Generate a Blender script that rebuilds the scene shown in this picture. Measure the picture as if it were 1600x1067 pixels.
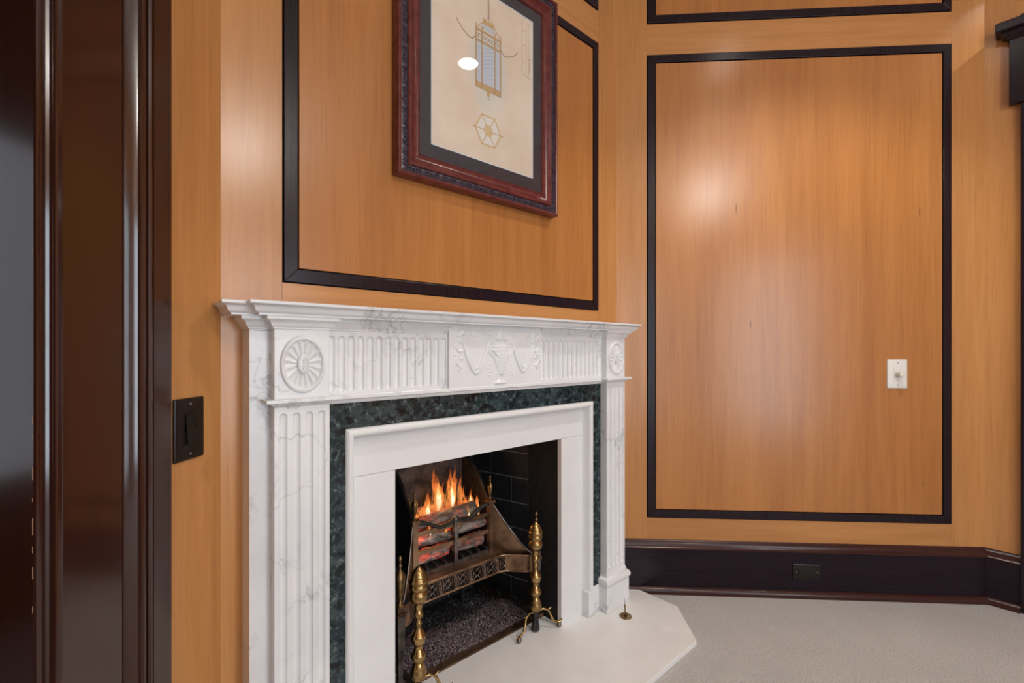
import bpy, bmesh, math, random
import numpy as np
from mathutils import Vector, Matrix

for o in list(bpy.data.objects):
    bpy.data.objects.remove(o, do_unlink=True)
scene = bpy.context.scene
COL = scene.collection
R = math.radians
Q = math.sqrt(.5)
random.seed(4)

# ------------------------------------------------------------------ camera
cam_d = bpy.data.cameras.new('camera')
cam_d.sensor_width = 36.0
cam_d.lens = 36.0 * 725.0 / 1600.0
cam_d.shift_y = 13.5 / 1600.0
cam_d.clip_start = .02
cam = bpy.data.objects.new('camera', cam_d)
COL.objects.link(cam)
cam.location = (0, 0, 1.15)
cam.rotation_euler = (R(90), 0, R(3.48))
scene.camera = cam

# ------------------------------------------------------------------ world, daylight, exposure
world = bpy.data.worlds.new('overcast_sky')
scene.world = world
world.use_nodes = True
wb = world.node_tree.nodes['Background']
wb.inputs['Color'].default_value = (.80, .90, 1.0, 1)
wb.inputs['Strength'].default_value = 1.3

scene.view_settings.view_transform = 'Standard'
scene.view_settings.look = 'None'
scene.view_settings.gamma = 1.0
scene.view_settings.use_curve_mapping = False
scene.view_settings.exposure = -0.25

# octagonal room corners (plan), ceiling height
PT = [(-.789, 1.102), (.367, 2.2584), (2.036, 2.2584), (3.203, 1.092),
      (3.203, -.56), (2.036, -1.73), (.367, -1.73), (-.789, -.56)]
CEIL = 3.05

# daylight arriving through the tall window opposite the fireplace
def window_light(a, b, w, h, zc, power, col=(.80, .90, 1.0)):
    mx, my = (a[0]+b[0])/2, (a[1]+b[1])/2
    ang = math.atan2(b[1]-a[1], b[0]-a[0])
    nx, ny = math.sin(ang), -math.cos(ang)       # into the room
    l = bpy.data.lights.new('window_daylight', 'AREA')
    l.shape = 'RECTANGLE'; l.size = w; l.size_y = h
    l.energy = power; l.color = col
    o = bpy.data.objects.new('window_daylight', l)
    COL.objects.link(o)
    o.location = (mx - nx*.10, my - ny*.10, zc)
    o.rotation_euler = Vector((nx, ny, 0)).to_track_quat('-Z', 'Y').to_euler()
    return o
window_light(PT[4], PT[5], .98, 2.0, 1.22, 48)     # south-east side
window_light(PT[5], PT[6], .98, 2.0, 1.22, 22)     # south side, second window added to flatten the light


# ================================================================== helpers
def tag(o, label=None, cat=None, group=None, kind=None):
    if label: o['label'] = label
    if cat: o['category'] = cat
    if group: o['group'] = group
    if kind: o['kind'] = kind
    return o

def empty(name, loc=(0, 0, 0), rz=0., parent=None):
    o = bpy.data.objects.new(name, None)
    o.empty_display_size = .05
    COL.objects.link(o)
    o.location = loc
    o.rotation_euler = (0, 0, rz)
    if parent: o.parent = parent
    return o

class MB:
    """collects geometry; coordinates are (x, n, z) with n = distance out of the wall (local y = -n)"""
    def __init__(s, flip=True):
        s.v = []; s.f = []; s.flip = flip
    def add(s, vs, fs):
        k = len(s.v)
        s.v += [tuple(p) for p in vs]
        s.f += [tuple(i + k for i in f) for f in fs]
    def box(s, x0, x1, n0, n1, z0, z1):
        s.add([(x0,n0,z0),(x1,n0,z0),(x1,n1,z0),(x0,n1,z0),(x0,n0,z1),(x1,n0,z1),(x1,n1,z1),(x0,n1,z1)],
              [(0,1,2,3),(7,6,5,4),(0,4,5,1),(1,5,6,2),(2,6,7,3),(3,7,4,0)])
        return s
    def prism(s, poly, z0, z1):                       # poly in (x, n), extruded in z
        m = len(poly)
        s.add([(a,b,z0) for a,b in poly] + [(a,b,z1) for a,b in poly],
              [tuple(range(m)), tuple(range(2*m-1, m-1, -1))] +
              [(i,(i+1)%m,m+(i+1)%m,m+i) for i in range(m)])
        return s
    def plate(s, poly, n0, n1):                       # poly in (x, z), extruded in n
        m = len(poly)
        s.add([(a,n0,b) for a,b in poly] + [(a,n1,b) for a,b in poly],
              [tuple(range(m)), tuple(range(2*m-1, m-1, -1))] +
              [(i,(i+1)%m,m+(i+1)%m,m+i) for i in range(m)])
        return s
    def side(s, poly, x0, x1):                        # poly in (n, z), extruded in x
        m = len(poly)
        s.add([(x0,a,b) for a,b in poly] + [(x1,a,b) for a,b in poly],
              [tuple(range(m)), tuple(range(2*m-1, m-1, -1))] +
              [(i,(i+1)%m,m+(i+1)%m,m+i) for i in range(m)])
        return s
    def rings(s, rings, cap=True):                    # list of equal-length closed rings
        m = len(rings[0]); vs = [p for r in rings for p in r]; fs = []
        for k in range(len(rings)-1):
            for i in range(m):
                fs.append((k*m+i, k*m+(i+1)%m, (k+1)*m+(i+1)%m, (k+1)*m+i))
        if cap:
            fs.append(tuple(range(m))); fs.append(tuple((len(rings)-1)*m+i for i in range(m-1,-1,-1)))
        s.add(vs, fs); return s
    def lathe(s, prof, c=(0,0), seg=24):              # prof [(r, z)], vertical axis
        rr = []
        for r, z in prof:
            r = max(r, .0003)
            rr.append([(c[0]+r*math.cos(2*math.pi*i/seg), c[1]+r*math.sin(2*math.pi*i/seg), z) for i in range(seg)])
        return s.rings(rr)
    def tube(s, pts, rad, seg=10, flat=1.0):
        pts = [Vector(p) for p in pts]; rr = []
        up = Vector((0,0,1)); prev = None
        for i, p in enumerate(pts):
            t = (pts[min(i+1,len(pts)-1)] - pts[max(i-1,0)]).normalized()
            a = (prev - t*prev.dot(t)) if prev is not None else (up - t*up.dot(t))
            if a.length < 1e-4: a = Vector((1,0,0)) - t*t.x
            a.normalize(); b = t.cross(a); prev = a
            r = rad[i] if isinstance(rad,(list,tuple)) else rad
            rr.append([p + a*(r*math.cos(2*math.pi*k/seg)) + b*(r*flat*math.sin(2*math.pi*k/seg)) for k in range(seg)])
        return s.rings(rr)
    def ball(s, c, r, seg=14, sz=1.0):
        rr = []
        for j in range(seg//2+1):
            t = math.pi*j/(seg//2); q = max(r*math.sin(t), .0002)
            rr.append([(c[0]+q*math.cos(2*math.pi*i/seg), c[1]+q*math.sin(2*math.pi*i/seg), c[2]-r*sz*math.cos(t)) for i in range(seg)])
        return s.rings(rr)
    def relief(s, xs, zs, h, n0, nb):                 # height field plate, h[iz][ix]
        nx, nz = len(xs), len(zs)
        vs = [(xs[i], n0+h[j][i], zs[j]) for j in range(nz) for i in range(nx)]
        fs = [(j*nx+i, j*nx+i+1, (j+1)*nx+i+1, (j+1)*nx+i) for j in range(nz-1) for i in range(nx-1)]
        b = len(vs)
        vs += [(xs[0],nb,zs[0]),(xs[-1],nb,zs[0]),(xs[-1],nb,zs[-1]),(xs[0],nb,zs[-1])]
        fs.append(tuple([i for i in range(nx)] + [b+1,b]))
        fs.append(tuple([(nz-1)*nx+i for i in range(nx-1,-1,-1)] + [b+3,b+2]))
        fs.append(tuple([j*nx for j in range(nz-1,-1,-1)] + [b,b+3]))
        fs.append(tuple([j*nx+nx-1 for j in range(nz)] + [b+2,b+1]))
        fs.append((b,b+1,b+2,b+3))
        s.add(vs, fs); return s
    def mesh(s, name, mat, smooth=None):
        me = bpy.data.meshes.new(name)
        vs = [(a,-b,c) for a,b,c in s.v] if s.flip else s.v
        me.from_pydata([tuple(v) for v in vs], [], s.f)
        bm = bmesh.new(); bm.from_mesh(me)
        bmesh.ops.recalc_face_normals(bm, faces=bm.faces)
        bm.to_mesh(me); bm.free()
        if smooth:
            for p in me.polygons: p.use_smooth = True
            me.set_sharp_from_angle(angle=R(smooth))
        if mat: me.materials.append(mat)
        return me
    def build(s, name, mat, parent=None, smooth=None, bevel=0., seg=2):
        me = s.mesh(name, mat, smooth)
        o = bpy.data.objects.new(name, me)
        COL.objects.link(o)
        if parent: o.parent = parent
        if bevel:
            m = o.modifiers.new('bevel', 'BEVEL'); m.width = bevel; m.segments = seg
            m.limit_method = 'ANGLE'; m.angle_limit = R(40)
        return o

def offset_path(path, d):
    """offset an open plan polyline outwards (to its left-hand normal side chosen below)"""
    out = []; m = len(path); nn = []
    for i in range(m-1):
        dx, dy = path[i+1][0]-path[i][0], path[i+1][1]-path[i][1]
        l = math.hypot(dx, dy); nn.append((-dy/l, dx/l))
    for i in range(m):
        a = nn[max(i-1,0)]; b = nn[min(i,m-2)]
        k = d/(1 + a[0]*b[0] + a[1]*b[1])
        out.append((path[i][0]+(a[0]+b[0])*k, path[i][1]+(a[1]+b[1])*k))
    return out

def solid_molding(path, prof):
    mb = MB()
    mb.rings([[(x, n, z) for x, n in offset_path(path, d)] for d, z in prof])
    return mb

# ================================================================== materials
def nt(name):
    m = bpy.data.materials.new(name); m.use_nodes = True
    t = m.node_tree; b = t.nodes['Principled BSDF']
    return m, t, b

def N(t, typ, **kw):
    n = t.nodes.new(typ)
    for k, v in kw.items():
        if k.startswith('i_'):
            key = k[2:].replace('_', ' ')
            n.inputs[key].default_value = v
        else: setattr(n, k, v)
    return n

def ramp(t, fac, stops):
    r = t.nodes.new('ShaderNodeValToRGB')
    el = r.color_ramp.elements
    while len(el) < len(stops): el.new(.5)
    for e, (p, c) in zip(el, stops): e.position = p; e.color = (*c, 1)
    t.links.new(fac, r.inputs['Fac']); return r

def coords(t, scale=(1,1,1), loc=(0,0,0)):
    tc = t.nodes.new('ShaderNodeTexCoord'); mp = t.nodes.new('ShaderNodeMapping')
    mp.inputs['Scale'].default_value = scale; mp.inputs['Location'].default_value = loc
    t.links.new(tc.outputs['Object'], mp.inputs['Vector']); return mp.outputs['Vector']

def noise(t, vec, scale, detail=4, rough=.55, dist=0.):
    n = N(t, 'ShaderNodeTexNoise'); n.inputs['Scale'].default_value = scale
    n.inputs['Detail'].default_value = detail; n.inputs['Roughness'].default_value = rough
    n.inputs['Distortion'].default_value = dist
    t.links.new(vec, n.inputs['Vector']); return n.outputs['Fac']

def mixc(t, fac, a, b, mode='MIX'):
    m = t.nodes.new('ShaderNodeMix'); m.data_type = 'RGBA'; m.blend_type = mode
    for s, v in (('Factor', fac), ('A', a), ('B', b)):
        sock = [i for i in m.inputs if i.name == s and (i.type == 'VALUE' if s == 'Factor' else i.type == 'RGBA')][0]
        if hasattr(v, 'is_output'): t.links.new(v, sock)
        elif isinstance(v, (int, float)): sock.default_value = v
        else: sock.default_value = (*v, 1)
    return [o for o in m.outputs if o.type == 'RGBA'][0]

def math_(t, op, a, b=None, clamp=False):
    m = t.nodes.new('ShaderNodeMath'); m.operation = op; m.use_clamp = clamp
    for i, v in enumerate((a, b)):
        if v is None: continue
        if hasattr(v, 'is_output'): t.links.new(v, m.inputs[i])
        else: m.inputs[i].default_value = v
    return m.outputs[0]

def bump(t, b, h, strength=.1, dist=.002):
    n = t.nodes.new('ShaderNodeBump'); n.inputs['Strength'].default_value = strength
    n.inputs['Distance'].default_value = dist
    t.links.new(h, n.inputs['Height']); t.links.new(n.outputs['Normal'], b.inputs['Normal'])

def plain(name, col, rough=.5, metal=0., coat=0.):
    m, t, b = nt(name)
    b.inputs['Base Color'].default_value = (*col, 1); b.inputs['Roughness'].default_value = rough
    b.inputs['Metallic'].default_value = metal; b.inputs['Coat Weight'].default_value = coat
    return m

def wood(name, horizontal=False, lo=(.40,.172,.052), hi=(.60,.290,.100), rough=.26, vary=.07, seed=0., knots=()):
    m, t, b = nt(name)
    sc = (1.1, 24, 24) if horizontal else (24, 24, 1.1)
    v = coords(t, sc, (seed, seed*1.7, seed*.6))
    fine = noise(t, v, 1.6, 7, .62, .35)
    sc2 = (.55, 5, 5) if horizontal else (5, 5, .55)
    v2 = coords(t, sc2, (seed*2.1, 3.3, seed))
    broad = noise(t, v2, 1.0, 3, .5, .8)
    f = math_(t, 'ADD', math_(t, 'MULTIPLY', fine, .40), math_(t, 'MULTIPLY', broad, .60))
    oi = t.nodes.new('ShaderNodeObjectInfo')
    f = math_(t, 'ADD', f, math_(t, 'MULTIPLY', math_(t, 'SUBTRACT', oi.outputs['Random'], .5), vary))
    r = ramp(t, f, [(.30, lo), (.70, hi)])
    col = r.outputs['Color']
    v3 = coords(t, (3, 90, 90) if horizontal else (90, 90, 3), (seed, 0, 0))
    pores = noise(t, v3, 1.5, 3, .6)
    pr = ramp(t, pores, [(.30, (.90,.87,.84)), (.48, (1,1,1))])
    col = mixc(t, 1.0, col, pr.outputs['Color'], 'MULTIPLY')
    if knots:
        tc = t.nodes.new('ShaderNodeTexCoord'); sx = t.nodes.new('ShaderNodeSeparateXYZ')
        t.links.new(tc.outputs['Object'], sx.inputs[0])
        for (kx, kz, ka, kb) in knots:
            dx = math_(t, 'DIVIDE', math_(t, 'SUBTRACT', sx.outputs[0], kx), ka)
            dz = math_(t, 'DIVIDE', math_(t, 'SUBTRACT', sx.outputs[2], kz), kb)
            d = math_(t, 'ADD', math_(t, 'POWER', math_(t, 'ABSOLUTE', dx), 2.), math_(t, 'POWER', math_(t, 'ABSOLUTE', dz), 2.))
            k = math_(t, 'SUBTRACT', 1., d, True)
            col = mixc(t, math_(t, 'MULTIPLY', k, .8), col, (.10, .035, .010))
    t.links.new(col, b.inputs['Base Color'])
    b.inputs['Roughness'].default_value = rough
    b.inputs['Specular IOR Level'].default_value = .5
    bump(t, b, fine, .05, .0012)
    return m

def dark_wood(name, lo, hi, rough=.25, horizontal=False, seed=0., bstr=.08):
    m, t, b = nt(name)
    v = coords(t, (2, 110, 110) if horizontal else (110, 110, 2), (seed, seed, 0))
    f = noise(t, v, 1.4, 5, .65)
    r = ramp(t, f, [(.32, lo), (.68, hi)])
    t.links.new(r.outputs['Color'], b.inputs['Base Color'])
    b.inputs['Roughness'].default_value = rough
    b.inputs['Specular IOR Level'].default_value = .5 if 'mahogany' in name else .28
    if 'mahogany' in name:
        b.inputs['Coat Weight'].default_value = .5; b.inputs['Coat Roughness'].default_value = .10; b.inputs['Coat IOR'].default_value = 1.6
    bump(t, b, f, bstr, .001)
    return m

def marble(name, seed=0., base=(.775,.785,.795), vein=(.40,.405,.415), rough=.27):
    m, t, b = nt(name)
    v = coords(t, (1,1,1), (seed, seed*.7, seed*1.3))
    d = N(t, 'ShaderNodeTexNoise'); d.inputs['Scale'].default_value = 5.; d.inputs['Detail'].default_value = 6
    t.links.new(v, d.inputs['Vector'])
    add = N(t, 'ShaderNodeMixRGB', blend_type='ADD'); add.inputs['Fac'].default_value = .34
    t.links.new(v, add.inputs['Color1']); t.links.new(d.outputs['Color'], add.inputs['Color2'])
    n1 = noise(t, add.outputs['Color'], 5.0, 4, .52, .9)
    a1 = math_(t, 'ABSOLUTE', math_(t, 'SUBTRACT', n1, .5))
    v1 = ramp(t, a1, [(0., (1,1,1)), (.008, (.40,.40,.40)), (.030, (0,0,0))])
    n3 = noise(t, v, 5.0, 3, .5)
    mask = ramp(t, n3, [(.45, (0,0,0)), (.60, (1,1,1))])
    f1 = math_(t, 'MULTIPLY', v1.outputs['Color'], mask.outputs['Color'])
    cl = noise(t, add.outputs['Color'], 3.0, 4, .6)
    cloud = ramp(t, cl, [(.40, base), (.66, (base[0]*.90, base[1]*.905, base[2]*.92))])
    col = mixc(t, math_(t, 'MULTIPLY', f1, .82), cloud.outputs['Color'], vein)
    t.links.new(col, b.inputs['Base Color'])
    b.inputs['Roughness'].default_value = rough
    return m

def verde(name):
    m, t, b = nt(name)
    v = coords(t, (1,1,1))
    d = N(t, 'ShaderNodeTexNoise'); d.inputs['Scale'].default_value = 22.; d.inputs['Detail'].default_value = 5
    t.links.new(v, d.inputs['Vector'])
    add = N(t, 'ShaderNodeMixRGB', blend_type='ADD'); add.inputs['Fac'].default_value = .06
    t.links.new(v, add.inputs['Color1']); t.links.new(d.outputs['Color'], add.inputs['Color2'])
    vo = N(t, 'ShaderNodeTexVoronoi', feature='DISTANCE_TO_EDGE'); vo.inputs['Scale'].default_value = 30.
    t.links.new(add.outputs['Color'], vo.inputs['Vector'])
    vc = N(t, 'ShaderNodeTexVoronoi', feature='F1'); vc.inputs['Scale'].default_value = 30.
    t.links.new(add.outputs['Color'], vc.inputs['Vector'])
    sep = t.nodes.new('ShaderNodeSeparateColor'); t.links.new(vc.outputs['Color'], sep.inputs[0])
    clast = ramp(t, sep.outputs[0], [(0., (.003,.005,.008)), (.5, (.005,.011,.015)), (.8, (.012,.028,.033)), (.97, (.04,.06,.065))])
    fine = noise(t, v, 70., 6, .7, .6)
    matrix = ramp(t, fine, [(.38, (.006,.011,.014)), (.55, (.035,.060,.066)), (.68, (.20,.25,.255))])
    edge = ramp(t, vo.outputs['Distance'], [(.03, (1,1,1)), (.26, (0,0,0))])
    col = mixc(t, math_(t, 'MULTIPLY', edge.outputs['Color'], .9), clast.outputs['Color'], matrix.outputs['Color'])
    t.links.new(col, b.inputs['Base Color']); b.inputs['Roughness'].default_value = .18
    return m

def speckle(name, a, b_, scale, rough, bs=0., metal=0., det=5):
    m, t, b = nt(name)
    v = coords(t); f = noise(t, v, scale, det, .6)
    r = ramp(t, f, [(.35, a), (.65, b_)])
    t.links.new(r.outputs['Color'], b.inputs['Base Color'])
    b.inputs['Roughness'].default_value = rough; b.inputs['Metallic'].default_value = metal
    if bs: bump(t, b, f, bs, .003)
    return m

def brass(name, a=(.46,.315,.13), b_=(.24,.15,.06), rough=.20):
    m, t, b = nt(name)
    f = noise(t, coords(t), 26., 5, .6)
    r = ramp(t, f, [(.35, b_), (.6, a)])
    t.links.new(r.outputs['Color'], b.inputs['Base Color']); b.inputs['Metallic'].default_value = 1
    rr = ramp(t, f, [(.3, (rough*2.0,)*3), (.6, (rough,)*3)])
    t.links.new(rr.outputs['Color'], b.inputs['Roughness'])
    return m

def carpet_mat():
    m, t, b = nt('carpet_pile')
    v = coords(t); f = noise(t, v, 210., 4, .75); g = noise(t, v, 5., 4, .6)
    r = ramp(t, f, [(.33, (.28,.265,.25)), (.5, (.50,.485,.46)), (.68, (.66,.645,.62))])
    g2 = ramp(t, g, [(.3, (.90,.90,.90)), (.7, (1,1,1))])
    t.links.new(mixc(t, 1., r.outputs['Color'], g2.outputs['Color'], 'MULTIPLY'), b.inputs['Base Color'])
    b.inputs['Roughness'].default_value = .95; b.inputs['Sheen Weight'].default_value = .2
    bump(t, b, f, .8, .004)
    return m

def glass_mat():
    m = bpy.data.materials.new('picture_glass'); m.use_nodes = True; t = m.node_tree
    for n in list(t.nodes): t.nodes.remove(n)
    o = t.nodes.new('ShaderNodeOutputMaterial'); tr = t.nodes.new('ShaderNodeBsdfTransparent')
    gl = t.nodes.new('ShaderNodeBsdfGlossy'); gl.inputs['Roughness'].default_value = .015
    mx = t.nodes.new('ShaderNodeMixShader'); fr = t.nodes.new('ShaderNodeFresnel'); fr.inputs['IOR'].default_value = 1.55
    t.links.new(fr.outputs[0], mx.inputs[0]); t.links.new(tr.outputs[0], mx.inputs[1]); t.links.new(gl.outputs[0], mx.inputs[2])
    t.links.new(mx.outputs[0], o.inputs[0]); return m

def clear_mat():
    m = bpy.data.materials.new('clear_glass_body'); m.use_nodes = True; t = m.node_tree
    for n in list(t.nodes): t.nodes.remove(n)
    o = t.nodes.new('ShaderNodeOutputMaterial'); tr = t.nodes.new('ShaderNodeBsdfTransparent')
    t.links.new(tr.outputs[0], o.inputs[0]); return m

def emit(name, col, strength):
    m = bpy.data.materials.new(name); m.use_nodes = True; t = m.node_tree
    for n in list(t.nodes): t.nodes.remove(n)
    o = t.nodes.new('ShaderNodeOutputMaterial'); e = t.nodes.new('ShaderNodeEmission')
    e.inputs[0].default_value = (*col, 1); e.inputs[1].default_value = strength
    t.links.new(e.outputs[0], o.inputs[0]); return m

def flame_mat(name, stops, alpha, strength):
    m = bpy.data.materials.new(name); m.use_nodes = True; t = m.node_tree
    for n in list(t.nodes): t.nodes.remove(n)
    o = t.nodes.new('ShaderNodeOutputMaterial'); e = t.nodes.new('ShaderNodeEmission'); tr = t.nodes.new('ShaderNodeBsdfTransparent')
    mx = t.nodes.new('ShaderNodeMixShader')
    tc = t.nodes.new('ShaderNodeTexCoord'); sx = t.nodes.new('ShaderNodeSeparateXYZ')
    t.links.new(tc.outputs['Generated'], sx.inputs[0])
    r = ramp(t, sx.outputs[2], stops); t.links.new(r.outputs['Color'], e.inputs[0]); e.inputs[1].default_value = strength
    a = ramp(t, sx.outputs[2], alpha)
    mp = t.nodes.new('ShaderNodeMapping'); mp.inputs['Scale'].default_value = (75, 75, 22)
    t.links.new(tc.outputs['Object'], mp.inputs['Vector'])
    nf = noise(t, mp.outputs['Vector'], 1., 3, .6, .8)
    nr = ramp(t, nf, [(.40, (.04,.04,.04)), (.58, (1,1,1))])
    t.links.new(math_(t, 'MULTIPLY', a.outputs['Color'], nr.outputs['Color']), mx.inputs[0])
    t.links.new(tr.outputs[0], mx.inputs[1]); t.links.new(e.outputs[0], mx.inputs[2]); t.links.new(mx.outputs[0], o.inputs[0])
    return m

def log_mat(name, glow, seed):
    m, t, b = nt(name)
    v = coords(t, (9, 26, 26), (seed, seed, seed)); f = noise(t, v, 1.6, 6, .65, .5)
    r = ramp(t, f, [(.30, (.020,.016,.014)), (.48, (.13,.11,.095)), (.66, (.40,.36,.32))])
    t.links.new(r.outputs['Color'], b.inputs['Base Color']); b.inputs['Roughness'].default_value = .9
    g = noise(t, coords(t, (7, 13, 13), (seed*2, 1, 0)), 2.0, 4, .6)
    gr = ramp(t, g, [(.50, (0,0,0)), (.60, (.42,.030,.012)), (.72, (1.,.18,.06))])
    t.links.new(gr.outputs['Color'], b.inputs['Emission Color']); b.inputs['Emission Strength'].default_value = glow
    bump(t, b, f, .7, .01)
    return m

M = {}
M['wv'] = wood('maple_stile', False, seed=1.3)
M['wh'] = wood('maple_rail', True, seed=2.1)
M['wp'] = wood('maple_panel', False, seed=4.7, vary=.04, lo=(.35,.132,.034), hi=(.50,.213,.062),
               knots=((-.276, 1.82, .004, .034), (.55, 1.79, .003, .028), (-.21, 1.27, .004, .030), (.565, .53, .003, .022)))
M['trim'] = dark_wood('ebonised_trim', (.009,.004,.0075), (.018,.009,.014), .26)  # purple tint in the colour stands in for sky reflection
M['gap'] = plain('shadow_gap', (.004,.003,.003), .6)
M['mah'] = dark_wood('mahogany', (.022,.0056,.0032), (.036,.0090,.0048), .17, seed=3., bstr=.05)
M['mahh'] = dark_wood('mahogany_rail', (.022,.0056,.0032), (.036,.0090,.0048), .17, True, seed=5.)
M['base'] = dark_wood('baseboard_wood', (.008,.0035,.0075), (.015,.007,.0135), .22, True, seed=6.)  # purplish cast painted in for the reflected sky
M['cap'] = dark_wood('baseboard_cap_wood', (.030,.010,.009), (.060,.022,.018), .22, True, seed=7.)
M['marble'] = marble('carrara_marble', 1.9)
M['marble2'] = marble('carrara_marble_streaked', 6.4, base=(.765,.775,.785))
M['statuary'] = marble('statuary_marble', 9.2, base=(.775,.787,.795), vein=(.66,.66,.66))
M['verde'] = verde('dark_green_marble')
M['lime'] = speckle('white_limestone', (.715,.722,.728), (.745,.752,.758), 9., .38)
M['hearth'] = speckle('cream_hearth_stone', (.735,.732,.722), (.79,.788,.778), 7., .34)
M['carpet'] = carpet_mat()
M['brass'] = brass('polished_brass')
M['oldbrass'] = brass('tarnished_brass', (.33,.22,.10), (.14,.085,.04), .30)
M['copper'] = speckle('heat_tinted_steel', (.13,.075,.045), (.42,.27,.165), 9., .32, .1, .85)
M['fretmetal'] = speckle('bronzed_fret', (.10,.065,.050), (.26,.18,.14), 20., .38, .1, .8)
M['iron'] = speckle('sooty_iron', (.014,.0125,.012), (.050,.045,.042), 30., .5, .2, .4)
M['steel'] = speckle('worn_steel', (.12,.10,.095), (.32,.28,.26), 24., .36, .1, .9)
M['brick'] = speckle('black_painted_brick', (.0045,.0045,.005), (.013,.013,.014), 24., .62, .5)
M['mortar'] = speckle('sooty_mortar', (.16,.16,.16), (.26,.255,.25), 60., .9, .2)
M['liner'] = speckle('black_liner', (.005,.005,.0055), (.013,.013,.013), 34., .8, .3)
M['fireback'] = speckle('scorched_fireback', (.006,.0055,.0055), (.085,.078,.074), 13., .85, .5)
M['redframe'] = speckle('red_mahogany_frame', (.10,.019,.018), (.16,.034,.029), 30., .22)
M['band'] = speckle('carved_dark_band', (.022,.015,.026), (.065,.045,.066), 60., .30, .5)
M['mat'] = speckle('charcoal_mat_board', (.050,.041,.050), (.062,.051,.061), 80., .8)
M['bevel'] = plain('white_mat_core', (.80,.86,.90), .7)
M['glass'] = glass_mat()
M['clear'] = clear_mat()
M['bronze'] = speckle('antique_bronze_plate', (.010,.008,.007), (.018,.013,.011), 40., .28, 0., .3)
M['white_plastic'] = plain('white_plastic', (.76,.75,.70), .32)
M['knob'] = plain('ivory_plastic', (.72,.70,.62), .25)
M['screw'] = plain('screw_metal', (.42,.42,.42), .35, .9)
M['black_plastic'] = plain('black_plastic', (.006,.006,.007), .3)
M['ceil'] = speckle('ceiling_plaster', (.70,.68,.64), (.74,.72,.68), 12., .9)
M['ink'] = plain('sepia_ink', (.30,.165,.07), .8)
M['wash'] = plain('ochre_wash', (.60,.40,.20), .8)
M['palewash'] = plain('pale_ochre_wash', (.70,.52,.29), .8)
M['pane'] = plain('blue_grey_wash', (.60,.62,.66), .8)
M['hatch'] = plain('blue_pencil', (.38,.45,.62), .8)
M['pencil'] = plain('pink_pencil', (.36,.22,.18), .8)
M['paperwhite'] = plain('paper_highlight', (.80,.76,.70), .8)

def paper_mat():
    m, t, b = nt('aged_drawing_paper')
    tc = t.nodes.new('ShaderNodeTexCoord'); sx = t.nodes.new('ShaderNodeSeparateXYZ')
    t.links.new(tc.outputs['Object'], sx.inputs[0])
    f = noise(t, coords(t), 6., 5, .6)
    base = ramp(t, f, [(.35, (.76,.63,.50)), (.65, (.83,.72,.60))]).outputs['Color']
    dx = math_(t, 'DIVIDE', math_(t, 'SUBTRACT', sx.outputs[0], .01), .10)
    dz = math_(t, 'DIVIDE', math_(t, 'SUBTRACT', sx.outputs[2], 2.17), .19)
    d = math_(t, 'ADD', math_(t, 'POWER', math_(t, 'ABSOLUTE', dx), 2.), math_(t, 'POWER', math_(t, 'ABSOLUTE', dz), 2.))
    k = math_(t, 'MULTIPLY', math_(t, 'SUBTRACT', 1., d, True), .75)
    col = mixc(t, k, base, (.62,.66,.64))
    t.links.new(col, b.inputs['Base Color']); b.inputs['Roughness'].default_value = .85
    return m
M['paper'] = paper_mat()

# ================================================================== the room
def wall_root(name, a, b, label):
    """frame at the middle of the wall foot: x to the right as seen from inside, n out of the wall"""
    mx, my = (a[0]+b[0])/2, (a[1]+b[1])/2
    ang = math.atan2(b[1]-a[1], b[0]-a[0]); L = math.hypot(b[0]-a[0], b[1]-a[1])
    return (mx, my, 0), ang, L
T22 = math.tan(R(22.5))

def backing(L, z0, z1, holes=(), t0=.014, t1=.07):
    """solid board behind the face boards; holes = [(x0, x1, z0, z1)]"""
    mb = MB()
    if not holes:
        mb.prism([(-L/2-t0*T22,-t0),(L/2+t0*T22,-t0),(L/2+t1*T22,-t1),(-L/2-t1*T22,-t1)], z0, z1)
    else:
        hx0, hx1, hz0, hz1 = holes[0]
        mb.prism([(-L/2-t0*T22,-t0),(hx0,-t0),(hx0,-t1),(-L/2-t1*T22,-t1)], z0, z1)
        mb.prism([(hx1,-t0),(L/2+t0*T22,-t0),(L/2+t1*T22,-t1),(hx1,-t1)], z0, z1)
        mb.box(hx0, hx1, -t1, -t0, hz1, z1)
        if hz0 > z0: mb.box(hx0, hx1, -t1, -t0, z0, hz0)
    return mb

def panel_frame(root, x0, x1, z0, z1, w=.043, gap=.0042, panel_mat='wp', panel=True):
    """mitred dark strip let in around a veneered panel; outer rectangle given"""
    g = gap; p = .005
    o = (x0+g, x1-g, z0+g*.8, z1-g*.8); i = (x0+w-g, x1-w+g, z0+w-g, z1-w+g)
    quads = {'bottom': [(o[0],o[2]),(o[1],o[2]),(i[1],i[2]),(i[0],i[2])],
             'top': [(o[0],o[3]),(i[0],i[3]),(i[1],i[3]),(o[1],o[3])],
             'left': [(o[0],o[2]),(i[0],i[2]),(i[0],i[3]),(o[0],o[3])],
             'right': [(o[1],o[2]),(o[1],o[3]),(i[1],i[3]),(i[1],i[2])]}
    for k in quads:
        MB().plate(quads[k], -.012, p).build('inlay_strip', M['trim'], root, bevel=.0012)
    if panel:
        MB().box(x0+w, x1-w, -.012, .002, z0+w, z1-w).build('panel', M[panel_mat], root, bevel=.001)

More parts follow.
